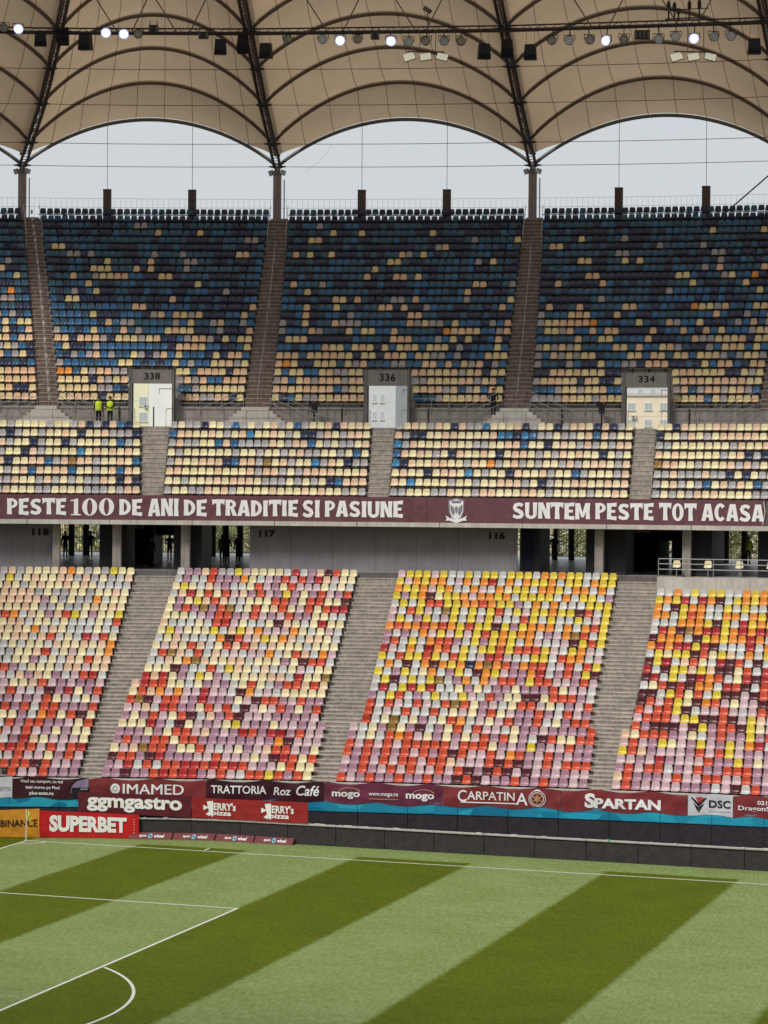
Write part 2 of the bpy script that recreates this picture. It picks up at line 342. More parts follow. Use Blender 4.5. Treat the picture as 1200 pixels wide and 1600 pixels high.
def plastic(key):
    c = SC[key][0]; m = mat('seat plastic ' + SC[key][1], c, .34, .0, spec=.5)
    n, l = m.node_tree.nodes, m.node_tree.links; b = n['Principled BSDF']
    g = n.new('ShaderNodeNewGeometry'); nz = n.new('ShaderNodeTexNoise'); nz.inputs['Scale'].default_value = 1.7; nz.inputs['Detail'].default_value = 5
    l.new(g.outputs['Position'], nz.inputs['Vector'])
    # every seat faded and soiled a little differently
    add = n.new('ShaderNodeMath'); add.operation = 'MULTIPLY_ADD'; l.new(nz.outputs['Fac'], add.inputs[0]); add.inputs[1].default_value = .5
    sc_ = n.new('ShaderNodeMath'); sc_.operation = 'MULTIPLY'; l.new(g.outputs['Random Per Island'], sc_.inputs[0]); sc_.inputs[1].default_value = .28; l.new(sc_.outputs[0], add.inputs[2])
    rp = n.new('ShaderNodeValToRGB'); base = rgb(c); rp.color_ramp.elements[0].position = .12; rp.color_ramp.elements[1].position = .72
    gy = sum(base)/3; rp.color_ramp.elements[0].color = (*[v*.72 for v in base], 1); rp.color_ramp.elements[1].color = (*[min(1, v*.92+.08*gy+.012) for v in base], 1)
    l.new(add.outputs[0], rp.inputs['Fac']); l.new(rp.outputs[0], b.inputs['Base Color']); return m
SM = {k: plastic(k) for k in SK}
PROF = [(-.15, .375, .20), (-.14, .412, .222), (-.02, .405, .222), (.07, .412, .220), (.12, .46, .216), (.148, .57, .203), (.165, .68, .187), (.176, .745, .170), (.182, .772, .130)]
US = [-1, -.62, 0, .62, 1]
def seat_geo():
    v, f = [], []; nr, nc = len(PROF), len(US)
    for side in (0, 1):
        for (y, z, w) in PROF:
            for u in US:
                lift = .035*abs(u)**2
                back = z > .5
                yy, zz = (y-lift*(1 if back else .2), z+(0 if back else lift*.7))
                if side: yy, zz = yy+.024, zz-.02
                v.append((u*w, yy, zz))
    for side in (0, 1):
        o = side*nr*nc
        for r in range(nr-1):
            for c in range(nc-1):
                q = (o+r*nc+c, o+r*nc+c+1, o+(r+1)*nc+c+1, o+(r+1)*nc+c); f.append(q if side == 0 else q[::-1])
    o = nr*nc; rim = [r*nc for r in range(nr)] + [(nr-1)*nc+c for c in range(1, nc)] + [r*nc+nc-1 for r in range(nr-2, -1, -1)] + list(range(nc-2, 0, -1))
    for a, b in zip(rim, rim[1:]+rim[:1]): f.append((b, a, a+o, b+o)[::-1])
    return v, f
SV, SF = seat_geo()
seats = []      # (theta, d, z, key, block, row, index, count)
def weighted(w):
    ks = list(w); return random.choices(ks, [w[k] for k in ks])[0]
B1 = ["OPPOLLL", "OOOMOPPL", "WPOPPCLOP", "OROOPOPOR", "LRHCPPPC", "PPOPLCLCC", "OLOOLLPCO", "CCLWAOCOMC", "OLOWOOLLLO", "LPLPOCPWCP"]
B2 = ["LLMLLORORRLPOPWOOYOLOC", "LPRWOWOORROROROPLPCOCC", "MOOLMRLLLPPOPPPCPMROCO", "CPHKOOLCCOPWPCLPHOOPLC", "LOLLOOCOOLLLLLLPLAMPPP", "LLLCLCOOPHLPLROLRRLOPP",
      "CCCRLWMCPLPCYPLLCPPLPL", "LCLOPCOMWHLOMPPPLLLLP", "PPHWROLLCOPOWMPCPOLCLO"]
B3 = ["OPLOLLOLLOLLMOMPLLOLLOLLPL", "LLOLPOPOPPOPOMLMOMPMPLPLPP", "PLOPOPOOPOOHPPPOMOMLPOPOOO", "OLOLOLOPOLOMOPPOPAOLPOLPLL", "OPOPOPOOOOOPOOOCLPLYLPPOLL"[:26], "LWCWOAOPCLCLCPOLOCLWMOCCOO",
      "PWCLKCLMWLCOWOPPWCLLPLLLLO", "OWCKWCLWCOAWPCPOLLOWCLOO", "OWPWOWWOWCPCLOCPLLOLWOPL", "OWOPWOPWOKOCLPWCOOPCWLPO"]
B4 = ["POLPPPPLLLWPMWOL", "HOLLLPOPPOOPPOLP", "LOPOOWLPOLLOOOLL", "PPLPRLPPPOLLYLCP", "YOHLPPPLOPOYPLPL", "POPLYCPLYPLYPARW", "HCOOOLPCWLOLLYLO", "OLMMMPMYLOOMYCPL"]
B1 += ["POPWPMLRCLO", "LPCCHOPLPLLP", "WHLHCLWPORW", "LWCCCWHHPCH", "CLWCWHCOHH", "CCHOWCPCWCA", "CWCCWHCCHCHA", "HHWHOWCWRPOC", "CHCAWHCWWWCWW", "CHHWCCWCWWWCWO", "OAWHCLHOYCLCCY", "CCHCGGCGGCHCHC", "HHHHLCGCGGAWCC", "HHHHGCGGCCGCCHC", "CHCGCHCCHCHCWWWW", "GYWCHCCHHGHGCGWH", "GHGCCCCHACGCGYCC"]
B2 += ["OKMPOOPLRLLLCPMOOLPOLL", "COHAPAPPRPPWMAWPWCCCCC", "HROOCCWCLPLWCOCWLOOHOH", "RHRCLWYCLWCCCCHHWRCCK", "CCCMLWWOWYHCWHWWCPWCC", "WWHCAKHCCHHWCCCLCMOOW", "WOKHWOWHWPWPPAWCOHWAP", "CPHCOHWCOHOHWHCCCWCCC", "WCHWWWWAMOPHYCAHWHHCW", "CYPCCCYWHYHAPPPACWCPW", "HWWWCWORPCWWCMHCWCRCC", "CCCWPLOOLPOPLPOLLCCWW", "CLOLKLOKWCOCHOCPOCORR", "CLCYHOHWWCCCOOLCOOCCM", "WHRCOCOPHLOPLYLCLOPLO", "CYCWHPLWWCOPLCOPPPCWCW", "WLWWOLLLACWPLOPOLRHPCC", "WLLHOGGYPCCCCWRWLHMOCC"]
B3 += ["LWYOWLWYWWYPWOLCCMMCOOOLW", "WRWYRYRWWCLCWLLCLLLOCPPW", "WYMWYWYKWLAWAPOOLYOOPPLOP", "YWLYWCAWLYWMAYPLLARWLOLYM", "WAWMWAMAYANAKAOLAOOWPOWOY", "YWOYYOYWOYWPROPWWYYWOAAWP", "RPWAWRAOWYWYYOYOOOYPWYAPW", "LOWYWAOOLWYLYAYWAPWWPMYOY", "LWLWAPYPYPYOYAYAAWLPAKOWY", "AOAAOAOAYOYYMYLYAAAWAWAOY", "PYWLYWPYWYPYPWWOYWYWWYWPY", "PWOYPWKYWYWYOWYPYYAYYMOWY", "WYWYOOYYAAOAYYLWAWAWWWYYY", "YLYAMCYYAPAAYAWYYYYWAWYYWL", "AYYAPYAWWAPWACYYWAAYWAAWAW", "YPAYAAWPAWARWAWAYYAWYYWAYY", "PYYYPYWWYWYYWYYYWAYAYYWWYY"]
B4 += ["POOOPYYMMOMPYH", "OPOOYMWPPOPWPO", "MOPOYCMAOPCPPM", "MMWYOCOWYMMPMO", "WCOMRMAAWROMWO", "MRWYWMRAOWCRMR", "RWMYYHYHMMCOWR", "MYRWHOCWRMOWMW", "WYCYYMOCYHWAWY", "ARARRYRMWWWRW", "MAAAWMYAYAARA", "WRAMKARRYARAR", "WWWAAAYMYWRYA", "AAWYOAWWAAWAY", "AWMYAAWWYWYWW", "YAYRWRAMWYAYA", "WWAWYWYYWWAYA"]
def wl_(*a): return dict(zip(a[::2], a[1::2]))
def zone(block, f):      # colour shares up the lower stand
    if block == 0:
        a = wl_('C', 34, 'H', 22, 'W', 12, 'G', 16, 'A', 2, 'Y', 2, 'O', 4, 'R', 2, 'P', 5, 'L', 2); b = wl_('P', 24, 'L', 22, 'O', 18, 'C', 18, 'R', 4, 'M', 4, 'W', 8, 'H', 5, 'A', 2)
        f = min(1, f*1.45)
    elif block == 1:
        a = wl_('C', 32, 'G', 10, 'W', 12, 'L', 14, 'P', 8, 'O', 12, 'R', 5, 'H', 9, 'M', 3, 'Y', 3, 'A', 4, 'K', 2); b = wl_('L', 26, 'P', 24, 'O', 16, 'C', 14, 'R', 6, 'M', 4, 'W', 8, 'A', 2, 'K', 1)
        f = f*1.3
    elif block == 2:
        a = wl_('Y', 36, 'A', 24, 'W', 16, 'G', 10, 'P', 6, 'O', 8, 'M', 2, 'L', 2); b = wl_('W', 18, 'O', 20, 'L', 16, 'C', 12, 'A', 7, 'Y', 7, 'P', 10, 'M', 4, 'K', 2)
        f = f*1.15
    else:
        a = wl_('Y', 22, 'A', 26, 'G', 12, 'W', 12, 'R', 12, 'O', 6, 'M', 8); b = wl_('M', 16, 'O', 20, 'Y', 12, 'A', 7, 'W', 12, 'L', 14, 'C', 8, 'R', 8)
        f = f*1.1
    f = min(1, max(0, f)); return {k: a.get(k, 0)*f**1.6 + b.get(k, 0)*(1-f**1.6) for k in set(a) | set(b)}
def lower_edges(i):
    f = i/26
    e1r = lerp(-17.406, -17.338, f)
    e2l = lerp(-16.881, -16.763, i/11) if i <= 11 else lerp(-16.575, -16.364, (i-12)/14)
    e2r = -12.005 if i <= 6 else lerp(-12.214, -12.20, (i-7)/19)
    e3l = lerp(-11.447, -11.469, i/6) if i <= 6 else lerp(-11.24, -11.273, (i-7)/19)
    e3r = lerp(-5.683, -5.821, i/6) if i <= 6 else lerp(-6.017, -6.27, (i-7)/19)
    e4l = lerp(-5.164, -5.272, i/6) if i <= 6 else lerp(-5.086, -5.309, (i-7)/17)
    return e1r, (e2l, e2r), (e3l, e3r), e4l
def row_of(a, b, d, z, keys, block, row, first='L'):
    n = len(keys); half = math.degrees(.235/(R0+d)); a += half; b -= half
    for q, key in enumerate(keys):
        seats.append((lerp(a, b, q/max(1, n-1)), d, z, key, block, row, q, n))
PITCH = .472
def fill(n, w): return ''.join(weighted(w) for _ in range(n))
def cluster(n, w, prev=None):
    s_ = ''
    for q in range(n):
        if s_ and random.random() < .16: s_ += s_[-1]
        elif prev and q < len(prev) and random.random() < .10: s_ += prev[q]
        else: s_ += weighted(w)
    return s_
prev = [None]*4
for i in range(NL):
    e1r, b2, b3, e4l = lower_edges(i); d = .24+.8*i+.44; z = zl(i); R = R0+d; f = i/26
    arc = lambda deg: rad(deg)*R
    # block 0 runs off the left of the frame
    ext = 12; known = B1[i] if i < len(B1) else ''
    w_ = zone(0, f); n = 24; s0 = cluster(n-len(known), w_, prev[0]) + known; prev[0] = s0
    if i == 0: s0 = s0[-7:]; n = 7
    if i == 1: s0 = s0[-8:]; n = 8
    row_of(e1r-math.degrees(n*PITCH*(1.06 if i < 12 else 1.02)/R), e1r, d, z, s0, 0, i)
    for bi, (ed, bk) in enumerate(((b2, B2), (b3, B3))):
        n = int(round(arc(ed[1]-ed[0])/PITCH)); s1 = bk[i] if i < len(bk) else cluster(n, zone(bi+1, f), prev[bi+1]); prev[bi+1] = s1
        row_of(ed[0], ed[1], d, z, s1, bi+1, i)
    if i <= 24:
        n = 24; known = B4[i] if i < len(B4) else ''; s4 = known + cluster(n-len(known), zone(3, f), prev[3]); prev[3] = s4
        row_of(e4l, e4l+math.degrees(n*PITCH/R), d, z, s4, 3, i)
def aisle_at(tab, f): return [(lerp(A[0], B[0], f), lerp(A[1], B[1], f)) for A, B in tab]
for j in range(NM):
    d = DM+.8*j+.44; R = R0+d; ai = aisle_at(mid_aisle, (j+.5)/NM); lo = T0+.4
    ends = [(lo, ai[0][0]), (ai[0][1], ai[1][0]), (ai[1][1], ai[2][0]), (ai[2][1], T1-.4)]
    for bi, (a, b) in enumerate(ends):
        n = int(round(rad(b-a)*R/.470)); fcy = j/7
        w_ = wl_('C', 40, 'H', 23, 'G', 24, 'N', 5+4*fcy, 'B', 4+3*fcy, 'S', 2.5, 'A', .3, 'Y', .2, 'K', .4)
        if j == 0: w_ = wl_('C', 46, 'H', 26, 'G', 28)
        row_of(a+.03, b-.03, d, zm(j), fill(n, w_), 10+bi, j)
for k in range(NU):
    d = DU+TU*k+.42; R = R0+d; f = (k+.5)/NU; ai = aisle_at(up_aisle, f)
    ends = [(T0+.4, ai[0][0]), (ai[0][1], ai[1][0]), (ai[1][1], ai[2][0]), (ai[2][1], min(ai[3][0], T1))]
    g = k/24; tab_ = [(0, .88), (.13, .86), (.17, .62), (.29, .45), (.38, .42), (.44, .30), (.5, .17), (.62, .17), (.75, .13), (.88, .06), (.94, .015), (1, 0)]
    for (p0, v0), (p1, v1) in zip(tab_, tab_[1:]):
        if p0 <= g <= p1: lightp = lerp(v0, v1, (g-p0)/(p1-p0))
    dark = 1-lightp
    w_ = {'c': lightp*.38, 'h': lightp*.32, 'g': lightp*.28, 'A': lightp*.008, 'N': dark*(.34+.12*g), 'B': dark*(.5-.45*min(1, g*1.3))+.02, 'T': dark*(.14+.4*min(1, g*1.5))}
    if k >= 23: w_ = wl_('N', 70, 'T', 30)
    for bi, (a, b) in enumerate(ends):
        cut = [(v[0]-.06-.048*k, v[1]+.0-.048*k) for v in VOM if v[0] > a and v[1] < b] if k < 4 else []
        parts = [(a, b)] if not cut else [(a, cut[0][0]), (cut[0][1], b)]
        for (p0, p1) in parts:
            if p1-p0 < .25: continue
            n = int(round(rad(p1-p0)*R/.478)); s5 = cluster(n, w_)
            if (bi, k) == (1, 23): pass
            row_of(p0+.03, p1-.03, d, zu(k), s5, 20+bi, k)
# place: the 300 that show largest as objects of their own, the rest joined
def proj(p):
    q = p-CAM; w = q.dot(_f); return 600+FPX*q.dot(_r)/w, 800-FPX*q.dot(_u)/w, w
vis, rest = [], []
for s_ in seats:
    p = P(s_[0], s_[1], s_[2]+.6); x, y, w = proj(p)
    if s_[4] <= 3 and -5 < x < 1206: vis.append((s_[5]+(0 if s_[4] else 0)+w*.001, s_))
    else: rest.append(s_)
vis.sort(key=lambda q: q[0]); near = [q[1] for q in vis[:300]]; rest += [q[1] for q in vis[300:]]
SM_ = {}
for k in SK:
    me = bpy.data.meshes.new('stadium_seat_' + SC[k][1]); me.from_pydata(SV, [], SF); me.materials.append(SM[k]); me.polygons.foreach_set('use_smooth', [True]*len(SF)); SM_[k] = me
ORD = 'first second third fourth fifth sixth seventh eighth ninth tenth eleventh twelfth thirteenth fourteenth fifteenth sixteenth seventeenth eighteenth nineteenth twentieth twenty-first twenty-second twenty-third twenty-fourth twenty-fifth twenty-sixth'.split()
BL = ['leftmost', 'second', 'third', 'rightmost']
for (th, d, z, key, b, row, q, n) in near:
    o = link('stadium_seat', SM_[key], None, P(th, d, z)); jit = random.gauss(0, .012)
    o.rotation_euler = (random.gauss(0, .012), random.gauss(0, .01), -rad(th)+jit)
    idx = ORD[q] + ' from its left aisle' if b else ORD[n-1-q] + ' from its right aisle'
    rw = 'front row' if row == 0 else ORD[row] + ' row up'
    tag(o, '%s seat, %s, %s of the %s lower block' % (SC[key][1], idx, rw, BL[b]), 'seat', 'plastic seats in the front rows of the lower stand')
v, f, mi = [], [], []
for (th, d, z, key, b, row, q, n) in rest:
    o = P(th, d, z); t = -rad(th)+random.gauss(0, .02); c_, s_ = math.cos(t), math.sin(t); i0 = len(v); dz = random.gauss(0, .006); lean = random.gauss(0, .02) if random.random() > .012 else random.uniform(-.35, .25)
    for (x, y, zz) in SV:
        y2 = y + lean*(zz-.4); v.append((o.x+x*c_-y2*s_, o.y+x*s_+y2*c_, o.z+zz+dz))
    m_ = SK.index(key)
    for q_ in SF: f.append(tuple(i0+a for a in q_)); mi.append(m_)
me = bpy.data.meshes.new('stadium_seats'); me.from_pydata(v, [], f)
for k in SK: me.materials.append(SM[k])
me.polygons.foreach_set('material_index', mi); me.polygons.foreach_set('use_smooth', [True]*len(f))
tag(link('stadium_seats', me), 'rows of multicoloured plastic seats filling the rest of the stands', 'seats', kind='stuff')
print('seats', len(near), len(rest))

# seat rails and brackets, one per row
def rails(tab_fn, n, d0, tr, z, parent, skip=()):
    for i in range(n):
        mb = MB(); d = d0+tr*i+.44
        for (a, b) in tab_fn(i):
            m_ = max(2, int((b-a)/1.0)+1)
            mb.tube([P(lerp(a, b, q/m_), d+.05, z(i)+.34) for q in range(m_+1)], .032, 5)
            nb = max(2, int(rad(b-a)*(R0+d)/.95))
            for q in range(nb+1):
                t = lerp(a+.05, b-.05, q/nb); mb.bar(P(t, d+.05, z(i)+.34), P(t, d+.30, z(i)+.12), .05); mb.bar(P(t, d+.30, z(i)+.002), P(t, d+.30, z(i)+.2), .05)
        mb.build('seat_rail', rail_black, parent)
rails(lambda i: [(T0+.5, lower_edges(i)[0]), lower_edges(i)[1], lower_edges(i)[2]] + ([(lower_edges(i)[3], T1)] if i < 25 else []), NL, .24, .8, zl, lt)
def midt(j):
    a = aisle_at(mid_aisle, (j+.5)/NM); return [(T0+.5, a[0][0]), (a[0][1], a[1][0]), (a[1][1], a[2][0]), (a[2][1], T1)]
rails(midt, NM, DM, .8, zm, mt)
def upt(k):
    a = aisle_at(up_aisle, (k+.5)/NU); out = []
    for (p, q) in [(T0+.5, a[0][0]), (a[0][1], a[1][0]), (a[1][1], a[2][0]), (a[2][1], a[3][0])]:
        cut = [v_ for v_ in VOM if v_[0] > p and v_[1] < q] if k < 4 else []
        out += [(p, q)] if not cut else [(p, cut[0][0]-.12), (cut[0][1]+.12, q)]
    return [s_ for s_ in out if s_[1]-s_[0] > .3]
rails(upt, NU, DU, TU, zu, ut)

for i_, t_ in enumerate((-19.17, -17.22, -13.32, -11.37, -7.46, -5.51, -21.9)):
    for k in range(2, 23, 3):
        tt = t_ + (k/24-1)*(-.35 if t_ < -16 else -.1); mb = MB(); mb.tube([P(tt-.34, DU+TU*k-.04, zu(k)+.02), P(tt+.34, DU+TU*k-.04, zu(k)+.02)], .028, 5)
        for q in (-.33, 0, .33): mb.tube([P(tt+q, DU+TU*k-.02, zu(k)-.3), P(tt+q, DU+TU*k-.04, zu(k)+.02)], .018, 4)
        mb.build('guard_bar', steel_pale, ut)
# ================================================================== lettering
def text_mesh(s, bold=0.0, shear=0.0, space=1.0, sub=None):
    c = bpy.data.curves.new('text', 'FONT'); c.body = s; c.offset = bold; c.shear = shear; c.space_character = space; c.resolution_u = 3; c.fill_mode = 'FRONT'; c.extrude = 0
    o = bpy.data.objects.new('text', c); COL.objects.link(o); bpy.context.view_layer.update()
    dg = bpy.context.evaluated_depsgraph_get(); me = bpy.data.meshes.new_from_object(o.evaluated_get(dg)); bpy.data.objects.remove(o)
    v = [tuple(q.co) for q in me.vertices]; f = [tuple(p.vertices) for p in me.polygons]
    return v, f
def put_text(name, s, surf, u0, u1, v0, v1, m, parent, bold=.0, shear=0, space=1.0, off=.034, geo=None, warp=None):
    """letters mapped on a surface surf(u, v, off); u to the right, v up"""
    v, f = geo if geo else text_mesh(s, bold, shear, space)
    xs = [q[0] for q in v]; ys = [q[1] for q in v]; x0, x1, y0, y1 = min(xs), max(xs), min(ys), max(ys); out = []
    for q in v:
        a, b = (q[0]-x0)/(x1-x0), (q[1]-y0)/(y1-y0)
        if warp: a, b = warp(a, b)
        out.append(tuple(surf(lerp(u0, u1, a), lerp(v0, v1, b), off)))
    me = bpy.data.meshes.new(name); me.from_pydata(out, [], f); me.materials.append(m)
    return link(name, me, parent)
ink = {'white': mat('banner white', (250, 251, 252), .6), 'black': mat('ink black', (20, 20, 24), .7), 'gold': mat('ink gold', (190, 150, 100), .7), 'blue': mat('ink blue', (120, 200, 230), .7), 'grey': mat('ink grey', (140, 140, 150), .7), 'dark': mat('stencil dark', (16, 15, 17), .8)}
def cloth_mat(name, c, fade=.2, em=0): return mat(name, c, .55, fade, 2.2, spec=.4, bump=1.0, bscale=1.6)
maroon = cloth_mat('banner maroon', (112, 72, 80)); maroon2 = cloth_mat('banner wine', (98, 30, 46)); brick = cloth_mat('banner brick', (134, 52, 56)); wine = cloth_mat('banner dark wine', (62, 18, 34)); plum = cloth_mat('banner plum', (112, 46, 74))
def hsh(a): return (math.sin(a*12.9898)*43758.5453) % 1
def wrinkle(u, v, seed, L, amp):
    x = u*L
    return amp*(.5*math.sin(x*2.1+seed+v*1.3)+.35*math.sin(x*4.7-v*4+seed*2.3)+.3*math.sin(x*1.1+v*5.5+seed*3.1)+.25*abs(math.sin(x*3.1+v*2.2+seed)))
def ring_surface(x0, x1, ytl, ytr, ybl, ybr, d, seed=0, amp=.02, L=None):
    tl, tr = th_px(x0, (ytl+ybl)/2, d), th_px(x1, (ytr+ybr)/2, d)
    zs = (z_px(x0, ytl, d), z_px(x1, ytr, d), z_px(x0, ybl, d), z_px(x1, ybr, d)); L = L or rad(tr-tl)*(R0+d)
    def surf(u, v, off=0):
        z = lerp(lerp(zs[2], zs[3], u), lerp(zs[0], zs[1], u), v); w = wrinkle(u, v, seed, L, amp)
        return P(lerp(tl, tr, u), d-off-w*(.3+.7*math.sin(math.pi*min(1, max(0, v)))), z - (amp*1.2*math.sin(u*L*2.4+seed)*(1 if v > .9 or v < .1 else 0)))
    return surf, L
def flat_surface(x0, x1, ytl, ytr, ybl, ybr, off_, seed=0, amp=.015, zfoot=None):
    def pt(x, y):
        Y = 3.0
        for _ in range(12): Y = wallY(at_y(x, y, Y).x)-off_
        return at_y(x, y, Y)
    n = 24; top = [pt(lerp(x0, x1, q/n), lerp(ytl, ytr, q/n)) for q in range(n+1)]; bot = [pt(lerp(x0, x1, q/n), lerp(ybl, ybr, q/n)) for q in range(n+1)]
    if zfoot is not None:
        for p in bot: p.z = zfoot
    L = (top[-1]-top[0]).length
    def pick(l, u):
        f = min(max(u, 0), 1)*n; i = min(n-1, int(f)); return l[i].lerp(l[i+1], f-i)
    def surf(u, v, off=0): return pick(bot, u).lerp(pick(top, u), v) + Vector((0, -off-wrinkle(u, v, seed, L, amp)*(1 if 0 < v < 1 else .4), 0))
    return surf, L
def sheet(name, surf, L, H, m, label=None, cat='banner', group=None, thick=.012, parent=None):
    mb = MB(); nu, nv = max(6, int(L*7)), 8
    mb.grid(lambda u, v: surf(u, v, 0), nu, nv); mb.grid(lambda u, v: surf(1-u, v, -thick), nu, nv)
    for (a, b) in (((0, 0), (1, 0)), ((1, 1), (0, 1)), ((0, 1), (0, 0)), ((1, 0), (1, 1))):
        n_ = 40 if a[1] == b[1] else 4
        for q in range(n_):
            p = (lerp(a[0], b[0], q/n_), lerp(a[1], b[1], q/n_)); r_ = (lerp(a[0], b[0], (q+1)/n_), lerp(a[1], b[1], (q+1)/n_))
            mb.quad(surf(*r_, 0), surf(*p, 0), surf(*p, -thick), surf(*r_, -thick))
    o = mb.build(name, m, parent, True)
    if label: tag(o, label, cat, group)
    return o
def poly_part(name, polys, surf, m, parent, off=.03):
    mb = MB()
    for pl in polys:
        i = len(mb.v); mb.v += [tuple(surf(u, v, off)) for u, v in pl]; mb.f.append(tuple(range(i, i+len(pl)))); mb.m.append(0)
    return mb.build(name, m, parent)
def ring_part(name, cu, cv, ru, rv, wd, surf, m, parent, a0=0, a1=360, off=.03, n=28):
    polys = []
    for q in range(n):
        t, t2 = rad(lerp(a0, a1, q/n)), rad(lerp(a0, a1, (q+1)/n))
        polys.append([(cu+ru*math.cos(t), cv+rv*math.sin(t)), (cu+ru*math.cos(t2), cv+rv*math.sin(t2)), (cu+ru*(1-wd)*math.cos(t2), cv+rv*(1-wd)*math.sin(t2)), (cu+ru*(1-wd)*math.cos(t), cv+rv*(1-wd)*math.sin(t))])
    return poly_part(name, polys, surf, m, parent, off)

# ---- the long slogan banner on the balcony front
BD = DM-.12
bz0, bz1 = 15.02, 16.42
mb = MB(); mb.pbox(T0, T1, DM-.1, DM+.14, 15.0, 16.36, step=1.0)
bal = tag(mb.build('balcony_front', concrete_dark), kind='structure')
t = T0
while t < T1-.1:
    mb = MB(); w = 1.9; mb.pbox(t+.008, min(T1, t+w-.008), DM-.22, DM+.16, 14.74, 14.995); mb.build('edge_beam', concrete_pale, bal); t += w
mb = MB(); mb.pbox(T0, T1, DM+.16, 49, 15.35, 15.6); mb.pbox(T0, T1, DM+.16, DM+.4, 14.76, 15.35); tag(mb.build('concourse_ceiling', concrete_dark), kind='structure')
def slogan_surface(x0, x1, seed):
    a, b = th_px(x0, 795, BD), th_px(x1, 795, BD); L = rad(b-a)*(R0+BD)
    def surf(u, v, off=0):
        crease = .05*math.exp(-((u*L-(L-1.2))/.35)**2)+.045*math.exp(-((u*L-(L-.7)+v*.5)/.12)**2) if seed == 1 else .04*math.exp(-((u*L-5.6-.6*v)/.3)**2)+.03*math.exp(-((u*L-4.6+.9*v)/.2)**2)
        return P(lerp(a, b, u), BD-.03-off-wrinkle(u, v, seed, L, .011)-crease*(1-(v-.5)**2), lerp(bz0-.02, bz1, v)+.012*math.sin(u*L*1.9+seed))
    return surf, L
sA, LA = slogan_surface(-14, 666.5, 1); sB, LB = slogan_surface(667.5, 1196, 2)
slog = sheet('slogan_banner', sA, LA, 1.4, maroon, 'long maroon banner with white letters PESTE 100 DE ANI DE TRADITIE SI PASIUNE', 'banner')
slog2 = sheet('slogan_banner', sB, LB, 1.4, maroon, 'maroon banner with white crest and letters SUNTEM PESTE TOT ACASA', 'banner')
def ub(x, x0, x1): return (x-x0)/(x1-x0)
wordsA = [('PESTE', 11, 103), ('100', 110, 178), ('DE', 186, 222), ('ANI', 231, 279), ('DE', 287, 323), ('TRADITIE', 331, 466), ('SI', 473, 500), ('PASIUNE', 508, 630)]
wordsB = [('SUNTEM', 803, 925), ('PESTE', 933, 1024), ('TOT', 1032, 1091), ('ACASA', 1098, 1194)]
# heavy poster alphabet: each glyph is a set of polygons on a 0..1 box (stems flare at foot and head)
def stem(x, w=.30, fl=.05): return [(x-fl*.4, 0), (x+w+fl, 0), (x+w, .5), (x+w+fl, 1), (x-fl*.4, 1), (x, .5)]
def bowl(x0, x1, y0, y1, t, n=9, ty=None):
    ty = ty or t*.62; out = []; cy = (y0+y1)/2
    for q in range(n):
        a, b = rad(90-180*q/n), rad(90-180*(q+1)/n)
        o = lambda r: (x0+(x1-x0)*math.cos(r), cy+(y1-y0)/2*math.sin(r)); i_ = lambda r: (x0+(x1-x0-t)*math.cos(r), cy+((y1-y0)/2-ty)*math.sin(r))
        out.append([o(a), o(b), i_(b), i_(a)])
    return out
def ringg(x0, x1, y0, y1, t, ty=.16, n=20, a0=0, a1=360):
    out = []; cx_, cy_ = (x0+x1)/2, (y0+y1)/2; rx, ry = (x1-x0)/2, (y1-y0)/2
    for q in range(n):
        a, b = rad(lerp(a0, a1, q/n)), rad(lerp(a0, a1, (q+1)/n))
        out.append([(cx_+rx*math.cos(a), cy_+ry*math.sin(a)), (cx_+rx*math.cos(b), cy_+ry*math.sin(b)), (cx_+(rx-t)*math.cos(b), cy_+(ry-ty)*math.sin(b)), (cx_+(rx-t)*math.cos(a), cy_+(ry-ty)*math.sin(a))])
    return out
def bar_(x0, x1, y0, y1, fl=.05): return [(x0, y0), (x1, y0-fl if y0 < .3 else y0), (x1+.02, y1+(fl if y1 > .7 else 0)), (x0, y1)]
SCURVE = [(.86, .98), (.80, .80), (.52, .83), (.40, .74), (.52, .62), (.80, .52), (.94, .33), (.88, .10), (.50, -.02), (.02, .04), (.05, .26), (.34, .17), (.55, .20), (.58, .30), (.44, .40), (.14, .50), (.02, .70), (.14, .94), (.48, 1.02)]
